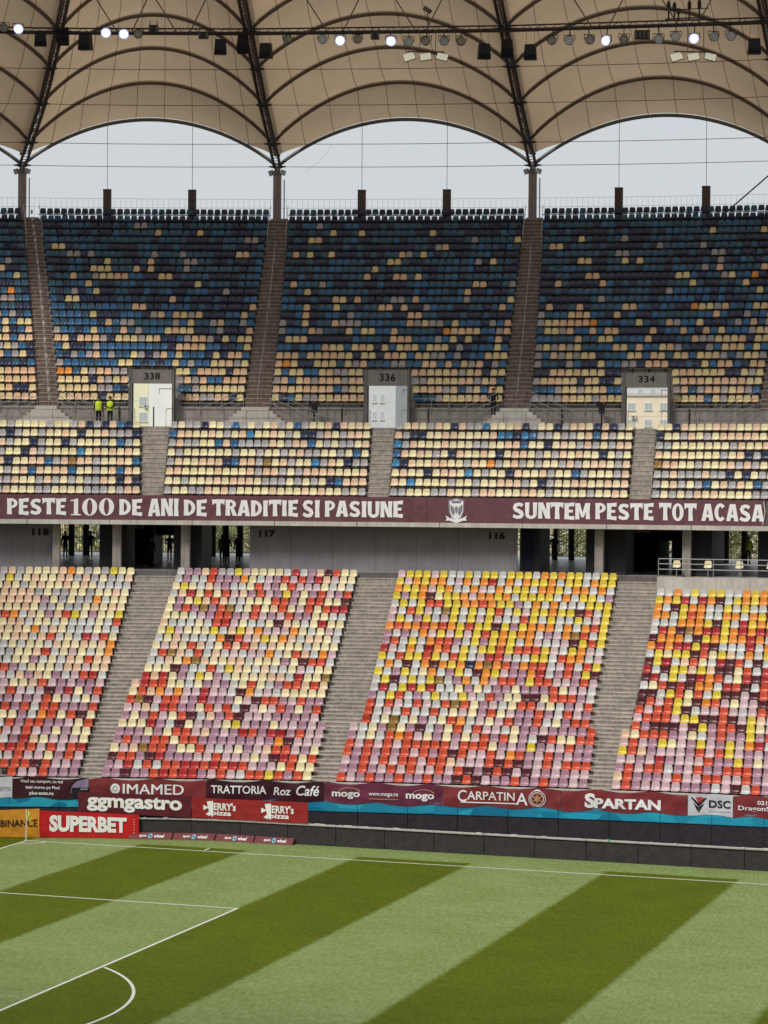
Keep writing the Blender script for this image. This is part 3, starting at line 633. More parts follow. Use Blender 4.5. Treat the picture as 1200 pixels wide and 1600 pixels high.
GL_ = {
 'P': (.82, [stem(.05)] + bowl(.30, .82, .38, 1.02, .26)), 'D': (.88, [stem(.05)] + bowl(.28, .88, -.0, 1.0, .28)),
 'E': (.78, [stem(.05), bar_(.3, .76, 0, .2), bar_(.3, .66, .42, .59, 0), bar_(.3, .76, .8, 1)]),
 'S': (.92, 'S'), 'T': (.92, [stem(.31), [(0, .78), (.92, .78), (.96, 1.03), (-.04, 1.03)], [(0, .66), (.16, .78), (0, .8)], [(.92, .66), (.76, .78), (.92, .8)]]),
 'A': (.94, [[(.0, 0), (.32, 0), (.56, 1), (.28, 1)], [(.62, 0), (.96, 0), (.72, 1), (.44, 1)], [(.22, .2), (.72, .2), (.68, .38), (.28, .38)]]),
 'N': (.92, [stem(.03, .26), stem(.63, .26), [(.08, 1), (.38, 1), (.88, 0), (.58, 0)]]), 'I': (.42, [stem(.05)]),
 'R': (.90, [stem(.05)] + bowl(.30, .84, .42, 1.02, .26) + [[(.38, .48), (.66, .5), (.94, 0), (.60, 0)]]),
 'U': (.92, [[(.03, .3), (.31, .3), (.33, 1), (.0, 1)], [(.62, .3), (.90, .3), (.93, 1), (.6, 1)]] + ringg(.03, .90, -.03, .62, .28, .2, 12, 180, 360)),
 'M': (1.12, [stem(.02, .26), stem(.82, .26), [(.06, 1), (.36, 1), (.66, .12), (.46, .12)], [(.76, 1), (1.06, 1), (.66, .12), (.46, .12)]]),
 'O': (.94, ringg(.02, .92, -.03, 1.03, .29, .16)), 'C': (.88, ringg(.02, .94, -.03, 1.03, .29, .2, 16, 42, 318)),
 '1': (.62, [[(.2, .06), (.46, .06), (.46, 1), (.3, 1), (.2, .9)], [(.02, 0), (.62, 0), (.62, .07), (.02, .07)], [(.0, .82), (.2, .86), (.2, .95), (0, .9)]]),
 '0': (.96, ringg(.02, .94, -.02, 1.02, .3, .055)),
}
def word_geo(s):
    v, f = [], []; x = 0
    for ch in s:
        w, pl = GL_[ch]
        if pl == 'S':
            def strip_pts():
                cen = [(.80, .80), (.66, .88), (.48, .90), (.28, .84), (.20, .70), (.28, .57), (.50, .48), (.70, .38), (.76, .26), (.66, .13), (.46, .09), (.26, .12), (.10, .20)]
                out = []
                for q in range(len(cen)-1):
                    (ax, ay), (bx, by) = cen[q], cen[q+1]
                    def nrm(k):
                        p0, p1 = cen[max(0, k-1)], cen[min(len(cen)-1, k+1)]; dx, dy = p1[0]-p0[0], p1[1]-p0[1]; L_ = math.hypot(dx, dy); t_ = .15 if 2 < k < 10 else .125
                        return -dy/L_*t_, dx/L_*t_*.82
                    n0, n1 = nrm(q), nrm(q+1); out.append([(ax-n0[0], ay-n0[1]), (bx-n1[0], by-n1[1]), (bx+n1[0], by+n1[1]), (ax+n0[0], ay+n0[1])])
                return out
            pl = strip_pts()
        for p in pl:
            i = len(v); v += [(x+a, b, 0) for a, b in p]; f.append(tuple(range(i, i+len(p))))
        x += w+.06
    return v, f
for (wd, a, b) in wordsA: put_text('lettering', wd, sA, ub(a, -14, 666.5), ub(b, -14, 666.5), .16, .86, ink['white'], slog, geo=word_geo(wd), off=.03)
for (wd, a, b) in wordsB: put_text('lettering', wd, sB, ub(a, 667.5, 1196), ub(b, 667.5, 1196), .16, .86, ink['white'], slog2, geo=word_geo(wd), off=.03)
mb = MB(); mb.tube([sB(.995, .95, .05), sB(1.0, .55, .08), sB(.993, .05, .06)], .02, 5); tag(mb.build('banner_rope', ink['white']), 'white rope tying the right end of the long slogan banner', 'rope')
# club crest: shield, eagle, ribbon
def U2(x): return ub(x, 667.5, 1196)
def pp(pts): return [(U2(714+x), .5+y/34.0) for x, y in pts]
poly_part('crest_shield', [pp([(-13, 14), (0, 17), (13, 14), (12, -2), (8, -10), (0, -15), (-8, -10), (-12, -2)])], sB, ink['grey'], slog2, .028)
poly_part('crest_field', [pp([(-11, 12), (0, 15), (11, 12), (10, -2), (7, -9), (0, -13), (-7, -9), (-10, -2)])], sB, ink['white'], slog2, .034)
poly_part('crest_eagle', [pp([(-10, 8), (-4, 4), (-2, -3), (-5, -8), (-9, -1)]), pp([(10, 8), (4, 4), (2, -3), (5, -8), (9, -1)]), pp([(-3, 3), (0, 6), (3, 3), (1.5, -2), (0, -6), (-1.5, -2)]), pp([(-8, 13), (8, 13), (7, 9.5), (-7, 9.5)])], sB, ink['grey'], slog2, .040)
poly_part('crest_ribbon', [pp([(-17, -7), (-11, -10), (0, -12.5), (11, -10), (17, -7), (15, -11), (17, -14), (11, -14), (0, -17), (-11, -14), (-17, -14), (-15, -11)])], sB, ink['white'], slog2, .046)

# ---- sponsor banners along the front parapet
def pband(name, x0, x1, top, bot, m, label, seed, d=-.06):
    s_, L = ring_surface(x0, x1, top[0], top[1], bot[0], bot[1], d, seed, .045)
    return sheet(name, s_, L, 1, m, label, 'banner'), s_, L
def T(o, surf, s, u0, u1, v0, v1, m='white', **k): return put_text('lettering', s, surf, u0, u1, v0, v1, ink[m], o, **k)
o, s_, L = pband('sponsor_banner', -30, 19, (1214.5, 1215), (1247, 1247), cloth_mat('banner white cloth', (214, 218, 226), .1), 'pale banner ending in TTO at the far left of the parapet', 1)
T(o, s_, 'MOTTO', .55, .95, .36, .56, 'grey', bold=.01)
o, s_, L = pband('sponsor_banner', 20, 138.5, (1215, 1217), (1246, 1249), wine, 'dark wine banner with plus-auto.ro and the nose of a car', 2)
T(o, s_, 'Vinzi sau cumperi, cu noi', .10, .66, .72, .92, bold=.012); T(o, s_, 'iești mereu pe Plus!'.replace('ș', 's'), .17, .62, .42, .62, bold=.012); T(o, s_, 'plus-auto.ro', .22, .54, .12, .34, bold=.02)
poly_part('car_print', [[(.76, .3), (.78, .62), (.84, .86), (1, .98), (1, .5), (.86, .42), (.84, .2)]], s_, mat('print car grey', (150, 135, 165), .6), o)
poly_part('car_print', [[(.77, .32), (.78, .56), (1, .58), (1, .05), (.80, .08)]], s_, mat('print car dark', (25, 30, 40), .6), o, .034)
poly_part('car_print', [[(.79, .46), (.80, .52), (.99, .53), (.99, .47)]], s_, mat('print car lamp', (150, 165, 180), .6), o, .038)
o, s_, L = pband('sponsor_banner', 139, 321.5, (1217, 1220), (1251, 1254), brick, 'brick red IMAMED banner with a round white emblem', 3)
T(o, s_, 'IMAMED', .29, .81, .34, .80); T(o, s_, 'IMAMED', .294, .814, .335, .795, off=.034); ring_part('emblem', .225, .57, .041, .24, .5, s_, ink['white'], o); ring_part('emblem', .225, .57, .016, .09, .99, s_, ink['white'], o)
o, s_, L = pband('sponsor_banner', 322.5, 506.5, (1220, 1223), (1250, 1254), wine, 'dark banner reading TRATTORIA Roz Café in white', 4)
T(o, s_, 'TRATTORIA', .04, .51, .36, .78, bold=.018); T(o, s_, 'Roz', .57, .72, .32, .74, bold=.016, shear=.15); T(o, s_, 'Café', .765, .96, .32, .84, bold=.016, shear=.25)
o, s_, L = pband('sponsor_banner', 507.5, 691.5, (1223, 1228), (1254, 1260), plum, 'plum banner reading mogo twice around www.mogo.ro', 5)
for a in (.06, .69):
    T(o, s_, 'mogo', a, a+.24, .22, .58, bold=.03); ring_part('arc_mark', a+.15, .56, .095, .24, .14, s_, ink['gold'], o, 10, 165)
T(o, s_, 'www.mogo.ro', .375, .625, .36, .56, bold=.012); poly_part('underline', [[(.375, .24), (.625, .24), (.625, .28), (.375, .28)]], s_, ink['gold'], o)
o, s_, L = pband('sponsor_banner', 692.5, 876.5, (1228, 1234), (1259, 1265), brick, 'brick red CARPATINA banner with a round seal', 6)
T(o, s_, 'C', .125, .20, .24, .84, bold=.012); T(o, s_, 'ARPATIN', .205, .61, .36, .78, bold=.012); T(o, s_, 'A', .62, .72, .16, .78, bold=.012)
poly_part('underline', [[(.15, .19), (.62, .19), (.62, .25), (.15, .25)]], s_, ink['white'], o)
ring_part('seal', .80, .5, .072, .42, .07, s_, ink['white'], o); ring_part('seal', .80, .5, .056, .33, .10, s_, ink['white'], o)
poly_part('seal_star', [[(.80+.052*math.cos(rad(a))*k_, .5+.3*math.sin(rad(a))*k_) for a, k_ in [(30*q, 1 if q % 2 else .35) for q in range(12)]]], s_, ink['gold'], o, .034)
o, s_, L = pband('sponsor_banner', 877.5, 1074, (1234, 1241), (1266, 1273), brick, 'brick red banner with bold white letters SPARTAN', 7)
T(o, s_, 'S', .185, .27, .16, .88, bold=.045); T(o, s_, 'PARTAN', .262, .79, .16, .66, bold=.045)
o, s_, L = pband('sponsor_banner', 1075, 1145, (1241, 1243.5), (1272.5, 1277), cloth_mat('banner white cloth', (214, 218, 226), .1), 'white DSC banner with a dark winged emblem', 8)
T(o, s_, 'DSC', .47, .95, .40, .76, 'dark', bold=.02); T(o, s_, 'DRAGON STAR CENTER', .46, .95, .2, .27, 'grey')
poly_part('emblem', [[(.06, .86), (.24, .42), (.25, .58), (.10, .86)], [(.42, .86), (.24, .42), (.25, .58), (.38, .86)], [(.11, .6), (.235, .14), (.235, .40)], [(.37, .6), (.245, .14), (.245, .40)]], s_, ink['dark'], o)
poly_part('emblem', [[(.17, .84), (.27, .90), (.36, .84), (.30, .66), (.24, .60)]], s_, mat('ink red', (190, 60, 60), .7), o)
o, s_, L = pband('sponsor_banner', 1146, 1240, (1243.5, 1247), (1277, 1281), brick, 'brick red banner with white words starting DragonSt at the right edge', 9)
T(o, s_, '021 269', .40, .80, .62, .82, bold=.02); T(o, s_, 'DragonStar', .08, .80, .28, .56, bold=.02)

# ---- second row of banners on the low wall and the boards on the grass
def fband(name, x0, x1, yt, yb, m, label, seed, Y=.10, zf=None, amp=.012, cat='banner'):
    s_, L = flat_surface(x0, x1, yt[0], yt[1], yb[0], yb[1], Y, seed, amp, zf); return sheet(name, s_, L, 1, m, label, cat), s_, L
o, s_, L = fband('sponsor_banner', 122, 299, (1237, 1244), (1269, 1277.5), maroon2, 'dark red ggmgastro banner hung on the low wall', 3)
T(o, s_, 'ggmgastro', .08, .92, .10, .90, bold=.035)
o, s_, L = fband('sponsor_banner', 300, 481, (1246, 1254), (1277, 1287), cloth_mat('banner pizza red', (158, 40, 42)), 'red banner with the JERRYS pizza logo printed twice', 5)
for a in (.10, .60):
    T(o, s_, "ERRY's", a+.09, a+.28, .42, .80, bold=.03); T(o, s_, 'pizza', a+.07, a+.24, .10, .40, bold=.03, shear=.1)
    poly_part('logo_mark', [[(a+.03, .84), (a+.085, .88), (a+.085, .2), (a+.05, .12), (a+.02, .2), (a+.05, .34)], [(a, .66), (a+.05, .54), (a, .40)]], s_, ink['white'], o)
sb = cloth_mat('banner bright red', (200, 28, 34))
o, s_, L = fband('sponsor_board', 62.5, 217, (1266.5, 1273), (1297, 1303.5), sb, 'bright red SUPERBET board standing at the corner of the pitch', 6, Y=.22, zf=.02, amp=.02, cat='advertising board')
T(o, s_, 'SUPERBET', .10, .88, .22, .86, bold=.05); poly_part('small_print', [[(.945, .2+.11*q), (.965, .2+.11*q), (.965, .26+.11*q), (.945, .26+.11*q)] for q in range(6)], s_, mat('print pink', (220, 120, 120), .7), o)
o, s_, L = fband('sponsor_board', -30, 62, (1267, 1263.5), (1297.5, 1295), cloth_mat('banner amber', (218, 150, 46)), 'amber board with black letters BINANCE beside the corner flag', 7, Y=.24, zf=.02, amp=.03, cat='advertising board')
T(o, s_, 'BINANCE', .34, .97, .38, .64, 'black', bold=.01)
wedge = mat('wedge board', (118, 60, 62), .7, .15, 4)
for q, (a, b, ya, yb) in enumerate([(216, 277.5, 1296, 1298.5), (278.5, 338.5, 1299, 1302), (339.5, 399, 1302.5, 1305.5), (400, 461, 1306, 1309)]):
    c0, c1 = at_z(a, ya+10, 0), at_z(b, yb+10, 0); c0.y = min(c0.y, wallY(c0.x)-.42); c1.y = min(c1.y, wallY(c1.x)-.42)
    h = Vector((0, .30, .30)); e = empty('wedge_board', ['first (leftmost)', 'second', 'third', 'rightmost'][q] + ' low wine-coloured wedge board on the grass reading spot wheel', 'advertising board', 'low wedge boards along the foot of the wall', loc=(0, 0, 0))
    mb = MB(); mb.hexa([c0, c1, c1+Vector((0, .36, 0)), c0+Vector((0, .36, 0)), c0+h, c1+h, c1+h+Vector((0, .05, 0)), c0+h+Vector((0, .05, 0))]); mb.build('board', wedge, e)
    sf = lambda u, v, off=0, c0=c0, c1=c1, h=h: c0.lerp(c1, u)+h*v+Vector((0, -off*.7, off*.7))
    T(e, sf, 'spot', .24, .41, .28, .68, bold=.02, off=.012); T(e, sf, 'wheel', .59, .82, .28, .74, bold=.02, off=.012); ring_part('wheel_mark', .5, .5, .05, .34, .5, sf, ink['blue'], e, off=.012)

# ================================================================== back of the lower tier: walls, pillars, dark booths
def back_wall(name, x0, x1, y, label, m=concrete_dark, d=22.45, z0=FL, z1=14.9, cat='wall', depth=.25, wid=None):
    a, b = th_px(x0, y, d), th_px(x1, y, d); mb = MB(); mb.pbox(a, b, d, d+depth, z0+.002, z1); return tag(mb.build(name, m), label, cat), a, b
greyw = mat('rendered wall', (134, 132, 136), .9, .12, .8, streak=.12)
for (x0, x1, num, nx, lab) in ((-40, 83, '118', (50, 76), 'plain grey wall with number 118 left of the concourse opening'), (390, 808, None, None, 'long plain grey wall with numbers 117 and 116 behind the lower rows')):
    o, a, b = back_wall('grey_wall', x0, x1, 860, lab, greyw)
    L = rad(b-a)*(R0+22.45)
    sf = lambda u, v, off=0, a=a, b=b: P(lerp(a, b, u), 22.45-off, lerp(FL, 14.9, v))
    def num_at(s, xa, xb, ya, yb):
        u0, u1 = (th_px(xa, ya, 22.4)-a)/(b-a), (th_px(xb, ya, 22.4)-a)/(b-a); v1, v0 = (z_px(xa, ya, 22.4)-FL)/(14.9-FL), (z_px(xb, yb, 22.4)-FL)/(14.9-FL)
        put_text('number', s, sf, u0, u1, v0-.03, v1+.0, ink['dark'], o, bold=.055, off=.012, space=1.1)
    if num: num_at('118', 50, 76, 825.5, 834.5)
    else: num_at('117', 405, 430, 828, 837); num_at('116', 764, 789, 831.5, 840.5)
    mb = MB()
    for q in range(1, int(L/2.4)):
        t = lerp(a, b, q*2.4/L); mb.pbox(t-.006, t+.006, 22.435, 22.449, FL+.05, 14.7)
    mb.build('joint', mat('joint grey', (98, 97, 102), .9), o)
for x0, x1, m, lab in ((82, 93, concrete, 'grey concrete pillar at the right end of the 118 wall'), (175.5, 188.5, concrete, 'grey concrete pillar between two black booths left of the concourse'), (282.5, 296, concrete, 'grey concrete pillar just above the second lower block'),
                       (929, 942.5, concrete, 'grey concrete pillar above the third lower block'), (1066, 1079, concrete, 'grey concrete pillar behind the wheelchair platform')):
    back_wall('pillar', x0, x1, 860, lab, m, d=22.0, cat='pillar', depth=.6, z1=14.75)
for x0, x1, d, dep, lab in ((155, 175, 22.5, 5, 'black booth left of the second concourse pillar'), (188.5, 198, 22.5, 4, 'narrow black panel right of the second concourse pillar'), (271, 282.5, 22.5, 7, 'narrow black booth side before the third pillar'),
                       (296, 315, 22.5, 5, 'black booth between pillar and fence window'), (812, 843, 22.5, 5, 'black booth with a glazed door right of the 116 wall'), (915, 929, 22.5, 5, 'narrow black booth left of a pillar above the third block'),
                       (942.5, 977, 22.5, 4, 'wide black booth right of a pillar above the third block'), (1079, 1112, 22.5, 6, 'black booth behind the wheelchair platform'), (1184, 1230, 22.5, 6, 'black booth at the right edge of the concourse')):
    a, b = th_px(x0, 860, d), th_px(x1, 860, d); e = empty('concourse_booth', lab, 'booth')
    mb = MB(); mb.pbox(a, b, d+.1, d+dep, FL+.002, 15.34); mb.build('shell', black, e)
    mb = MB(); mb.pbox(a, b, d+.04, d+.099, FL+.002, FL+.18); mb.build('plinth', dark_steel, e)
    if x0 == 812:
        mb = MB(); mb.pbox(a+.05, a+.32, d+.05, d+.099, FL+.2, 14.6); mb.build('glass_door', mat('dark glass', (30, 30, 44), .1), e)
# rooms set back in the concourse
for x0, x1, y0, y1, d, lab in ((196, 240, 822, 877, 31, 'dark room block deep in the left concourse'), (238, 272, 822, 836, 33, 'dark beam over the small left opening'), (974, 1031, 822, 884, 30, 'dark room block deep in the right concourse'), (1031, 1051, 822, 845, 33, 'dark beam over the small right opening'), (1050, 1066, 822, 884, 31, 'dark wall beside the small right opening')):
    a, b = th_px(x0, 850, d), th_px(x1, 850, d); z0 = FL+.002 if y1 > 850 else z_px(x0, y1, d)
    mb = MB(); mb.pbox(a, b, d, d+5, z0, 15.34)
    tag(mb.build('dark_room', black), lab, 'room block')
mb = MB(); a, b = th_px(978, 828, 29.9), th_px(1015, 828, 29.9); mb.pbox(a, b, 29.7, 29.98, z_px(990, 832, 29.9), z_px(990, 827, 29.9)); tag(mb.build('light_sign', mat('sign face', (190, 190, 190), .5)), 'narrow pale sign board over the dark right concourse room', 'sign')
mb = MB(); a, b = th_px(199, 824, 30.9), th_px(225, 824, 30.9); mb.pbox(a, b, 30.7, 30.98, z_px(210, 826, 30.9), z_px(210, 821, 30.9)); tag(mb.build('light_sign', mat('sign face', (190, 190, 190), .5)), 'narrow pale sign board over the dark left concourse room', 'sign')

# wheelchair platform wall, railing and chairs, right
pa = th_px(1027, 915, 20.4)
mb = MB(); mb.pbox(pa, T1, 20.32, 20.56, zl(24)+.002, FL+.02); mb.pbox(pa, T1, 20.56, 21.84, FL-.2, FL+.004)
tag(mb.build('platform_wall', concrete_pale), 'pale concrete wall of the wheelchair platform above the rightmost lower block', 'wall')
rl = empty('platform_railing', 'steel railing with three bars round the wheelchair platform', 'railing')
def railing(parent, t0, t1, d, z, h, bars, post_step=1.5, r=.025, name_post='post', m=steel_pale):
    n = max(1, int(round(rad(t1-t0)*(R0+d)/post_step)))
    for q in range(n+1):
        t = lerp(t0, t1, q/n); mb = MB(); mb.tube([P(t, d, z+.002), P(t, d, z+h)], r, 5); mb.build(name_post, m, parent)
    for hb in bars:
        mb = MB(); k_ = max(2, int((t1-t0)/.8)+1); mb.tube([P(lerp(t0, t1, q/k_), d, z+hb) for q in range(k_+1)], r*.9, 5); mb.build('rail', m, parent)
railing(rl, pa+.02, T1, 20.46, FL+.03, 1.0, (1.0, .72, .42), 1.5, .03)
for xq in (1057, 1106, 1155, 1204):
    p = at_ring(xq, 900, 21.3); th = ang(p); base = P(th, 21.3, FL+.005)
    e = empty('companion_chair', '%s cream companion seat on a post behind the platform railing' % {1057: 'leftmost', 1106: 'second from left', 1155: 'third from left', 1204: 'rightmost'}[xq], 'seat', 'companion seats on the wheelchair platform', loc=base); e.rotation_euler = (0, 0, -rad(th))
    link('shell', SM_['C'], e, (0, 0, .15)); mb = MB(); mb.tube([(0, .02, 0), (0, .02, .55)], .03, 6); mb.build('post', steel_pale, e)

# fence with trees behind at the far edge of the concourse
FD = 50.0
def fence_piece(x0, x1, lab):
    a, b = th_px(x0, 850, FD), th_px(x1, 850, FD); e = empty('bar_fence', lab, 'fence'); L = rad(b-a)*(R0+FD); n = int(L/.16)
    for q in range(n+1):
        t = lerp(a, b, q/n); mb = MB(); mb.bar(P(t, FD, FL+.1), P(t, FD, 15.3), .03); mb.build('fence_bar', fgrey, e)
    for hz in (.15, 1.1, 3.0):
        mb = MB(); mb.pbox(a, b, FD-.02, FD+.02, FL+hz, FL+hz+.05); mb.build('fence_rail', fgrey, e)
    return a, b
fgrey = mat('fence grey', (178, 174, 162), .6)
for x0, x1, lab in ((90, 158, 'grey bar fence seen through the opening right of 118'), (236, 274, 'grey bar fence in the small left concourse opening'), (312, 392, 'grey bar fence behind the group left of 117'), (840, 918, 'grey bar fence right of 116'), (1028, 1054, 'grey bar fence in the small right concourse opening'), (1108, 1190, 'grey bar fence behind the wheelchair platform')):
    fence_piece(x0, x1, lab)
# thick dark outer columns of the concourse
for q, x in enumerate((111.5, 134, 352.5, 375, 334, 893, 1134, 1163, 868)):
    p = at_ring(x, 860, 47); mb = MB(); w_ = .42 if q not in (4, 8) else .3; mb.tube([(p.x, p.y, FL+.002), (p.x, p.y, 15.35)], w_*.5, 10)
    tag(mb.build('concourse_column', mat('column dark', (58, 52, 50), .8)), 'round dark column of the outer concourse ' + ['left of two in the opening beside 118', 'right of two in the opening beside 118', 'behind the guards left of 117', 'nearest the 117 wall', 'slim, left of the guards by 117', 'in the opening right of 116, right one', 'left one behind the platform', 'right one beside the lone guard at the platform', 'in the opening right of 116, left one'][q], 'column')

# ================================================================== vomitory openings of the upper tier
for w, (a, b, num, px) in enumerate(VOM):
    e = empty('stair_opening', '%s concrete framed stair opening of the upper stand, numbered %s' % (['left', 'middle', 'right'][w], num), 'opening'); zt = [23.88, 23.92, 23.76][w]; zo = VT[w]; d0, d1 = 28.55, 29.35; tw = .045
    for (p0, p1) in ((a-.06, a+tw-.02), (b-tw+.005, b+.01)):
        mb = MB(); mb.pbox(p0, p1, d0, d1, WZ+.002, zt); mb.build('side_wall', concrete_dark, e)
    mb = MB(); mb.pbox(a+tw-.018, b-tw-.002, d0+.02, d0+.3, zo, zt); mb.build('lintel', mat('lintel concrete', (136, 130, 127), .9, .15, 2, streak=.2), e)
    mb = MB(); mb.pbox(a+tw-.018, b-tw-.002, d0+.3, d1, zt-.25, zt-.05); mb.build('roof_slab', concrete_dark, e)
    sf = lambda u, v, off=0, a=a, b=b, zo=zo, zt=zt: P(lerp(a, b, u), d0+.02-off, lerp(zo, zt, v))
    put_text('number', num, sf, .31, .68, .28, .78, ink['dark'], e, bold=.03, off=.01, space=1.08)
    mb = MB(); mb.tube([P(a, d0+.1, zt+.25), P(b, d0+.1, zt+.25)], .02, 5)
    for q in range(5): mb.tube([P(lerp(a, b, q/4), d0+.1, zt+.001), P(lerp(a, b, q/4), d0+.1, zt+.25)], .018, 5)
    mb.build('guard_rail', steel, e)
    # bent hand rails either side
    for sgn, t in ((-1, a), (1, b)):
        mb = MB(); q0 = t+sgn*.0; mb.tube([P(t+sgn*-.0+.0, d0-.05, WZ+.002), P(t, d0-.05, WZ+.95), P(t+sgn*-.02, d0-.1, WZ+1.05), P(t-sgn*.10, d0-.8, WZ+1.08), P(t-sgn*.13, d0-.9, WZ+1.0), P(t-sgn*.13, d0-.9, WZ+.002)], .024, 5); mb.build('hand_rail', steel_pale, e)
    # tunnel floor
    mb = MB(); mb.pbox(a, b, DU+4.9, 36, WZ-.2, WZ+.004); mb.build('floor_slab', concrete, e)
# railings of the upper walkway
bounds = [T0]+[q for v in VOM for q in (v[0]-.08, v[1]+.08)]+[T1]
desc = ['left of the left numbered opening', 'between the left and middle openings', 'between the middle and right openings', 'right of the right numbered opening']
for w in range(4):
    a, b = bounds[2*w], bounds[2*w+1]; A = aisle_at(up_aisle, 0)[w] if w < 4 else None
    e = empty('walkway_railing', 'steel railing above the walkway wall ' + desc[w], 'railing')
    for (p, q) in ((a, A[0]-.02), (A[1]+.02, b)):
        if q-p > .3: railing(e, p, q, DU-.06, zu(0)-.42, .95, (.95, .62, .32), 1.15, .022, m=steel_pale)
    for sgn, t in ((-1, A[0]-.05), (1, A[1]+.05)):      # sloping stair rails
        for hb in (.95, .55, .2):
            mb = MB(); mb.tube([P(t, DU-.5, zu(0)+hb), P(t+sgn*1.05, DU-.9, WZ+hb)], .02, 5); mb.build('stair_rail', steel_pale, e)
        mb = MB(); mb.tube([P(t+sgn*1.05, DU-.9, WZ+.002), P(t+sgn*1.05, DU-.9, WZ+.97)], .022, 5); mb.build('post', steel_pale, e)
    e = empty('row_railing', 'thin steel railing behind the middle rows ' + desc[w], 'railing')
    mA = mid_aisle
    railing(e, a+.1, b-.1, DM+6.62, WZ, .98, (.98, .5), 1.35, .016, m=steel)
# centre hand rails of the upper aisles
for w, (A, B) in enumerate(up_aisle[:3]):
    e = empty('aisle_handrail', 'handrail with posts running up the middle of the %s steep upper aisle' % ['leftmost', 'middle', 'right'][w], 'handrail')
    if w == 0:
        for k in range(0, 25):
            f = k/NU; t = (lerp(A[0], B[0], f)+lerp(A[1], B[1], f))/2+.01; mb = MB(); mb.box((-.07, -.02, .35), (.07, .02, .62)); o = mb.build('plate', mat('plate white', (196, 190, 184), .6), e, loc=P(t, DU+TU*k+.4, zu(k)))
            o.rotation_euler = (0, 0, -rad(t))
    k0 = 0
    for k in range(k0, 20, 2):
        f = k/NU; t = (lerp(A[0], B[0], f)+lerp(A[1], B[1], f))/2; mb = MB(); mb.tube([P(t, DU+TU*k+.3, zu(k)), P(t, DU+TU*k+.3, zu(k)+.9)], .022, 5); mb.build('post', steel_pale, e)
    pts = [P((lerp(A[0], B[0], k/NU)+lerp(A[1], B[1], k/NU))/2, DU+TU*k+.3, zu(k)+.9) for k in range(k0, 20)]
    mb = MB(); mb.tube(pts, .022, 5); mb.build('rail', steel_pale, e)
    for sd_, t_ in ((0, B[0]), (1, B[1])):
        pts = [P(lerp(A[sd_], B[sd_], k/NU), DU+TU*k+.3, zu(k)+.95) for k in range(20, 25)]; mb = MB(); mb.tube([pts[0]-Vector((0, 0, .9))]+pts, .025, 5); mb.build('side_rail', steel_pale, e)
# mid-block access doors/dark posts on the walkway wall
mb = MB()
# rear railing behind the top row
TZ = zu(24)
mb = MB(); e = empty('rear_fence', 'thin wire fence along the very top of the stand behind the last seats', 'fence')
for hb in (.9, 1.5):
    mb = MB(); mb.tube([P(lerp(T0, T1, q/24), 49.0, TZ+hb) for q in range(25)], .008, 4); mb.build('wire', steel, e)
mb = MB()
for q in range(200):
    t = lerp(T0, T1, q/199); mb.bar(P(t, 49.0, TZ-.1), P(t, 49.0, TZ+1.5), .009)
mb.build('fence_bar', steel, e)['kind'] = 'stuff'

# ================================================================== roof
Hd = [49.6, 46.2, 40.4, 36.1, 31.9, 27.6, 23.3, 19.0, 14.7, 10.4, 6.1, 1.8]
Hz = [38.62, 39.72, 41.45, 43.05, 44.65, 46.2, 47.7, 49.2, 50.7, 52.2, 53.7, 55.2]
RISE = [3.15, 4.0, 3.6, 3.35, 3.3, 3.3, 3.2, 3.2, 3.2, 3.2, 3.1, 3.0]
def beam_th(i, k):
    d = Hd[k]
    if i == 1: return -21.12 + (49.6-d)*.084
    if i == 0: return -27.0 + (49.6-d)*.14
    return {2: -15.27, 3: -9.42, 4: -3.55, 5: 2.3}[i]
def node(i, k): return P(beam_th(i, k), Hd[k], Hz[k])
NK = len(Hd)
def mem_mat():
    m = bpy.data.materials.new('roof membrane'); m.use_nodes = True; n, l = m.node_tree.nodes, m.node_tree.links
    for q in list(n): n.remove(q)
    out = n.new('ShaderNodeOutputMaterial'); d = n.new('ShaderNodeBsdfDiffuse'); t = n.new('ShaderNodeBsdfTranslucent'); mx_ = n.new('ShaderNodeMixShader'); mx_.inputs['Fac'].default_value = MEMFAC
    g = n.new('ShaderNodeNewGeometry'); nz = n.new('ShaderNodeTexNoise'); nz.inputs['Scale'].default_value = .35; nz.inputs['Detail'].default_value = 7; nz.inputs['Roughness'].default_value = .65; l.new(g.outputs['Position'], nz.inputs['Vector'])
    rp = n.new('ShaderNodeValToRGB'); rp.color_ramp.elements[0].position = .3; rp.color_ramp.elements[1].position = .7
    rp.color_ramp.elements[0].color = (*[v*.86 for v in MEM], 1); rp.color_ramp.elements[1].color = (*MEM, 1); l.new(nz.outputs['Fac'], rp.inputs['Fac'])
    l.new(rp.outputs[0], d.inputs['Color']); l.new(rp.outputs[0], t.inputs['Color']); l.new(d.outputs[0], mx_.inputs[1]); l.new(t.outputs[0], mx_.inputs[2]); l.new(mx_.outputs[0], out.inputs['Surface']); return m
MEM = (.61, .455, .305); MEMFAC = .42
mem = mem_mat(); seam_m = mat('membrane seam', (160, 128, 102), .8)
arch_m = mat('arch steel', (104, 88, 84), .5, .1, 3); arch_light = mat('edge arch steel', (118, 112, 112), .5, .1, 3); beam_m = mat('beam steel', (60, 50, 54), .55, .1, 3)
def arch_pt(i, k, u, lift=0):
    a, b = node(i, k), node(i+1, k); p = a.lerp(b, u); p.z += RISE[k]*(1-(2*u-1)**2)**.92 + lift
    return p
bayn = ['far left partly cut off', 'left', 'middle', 'right', 'off to the right']
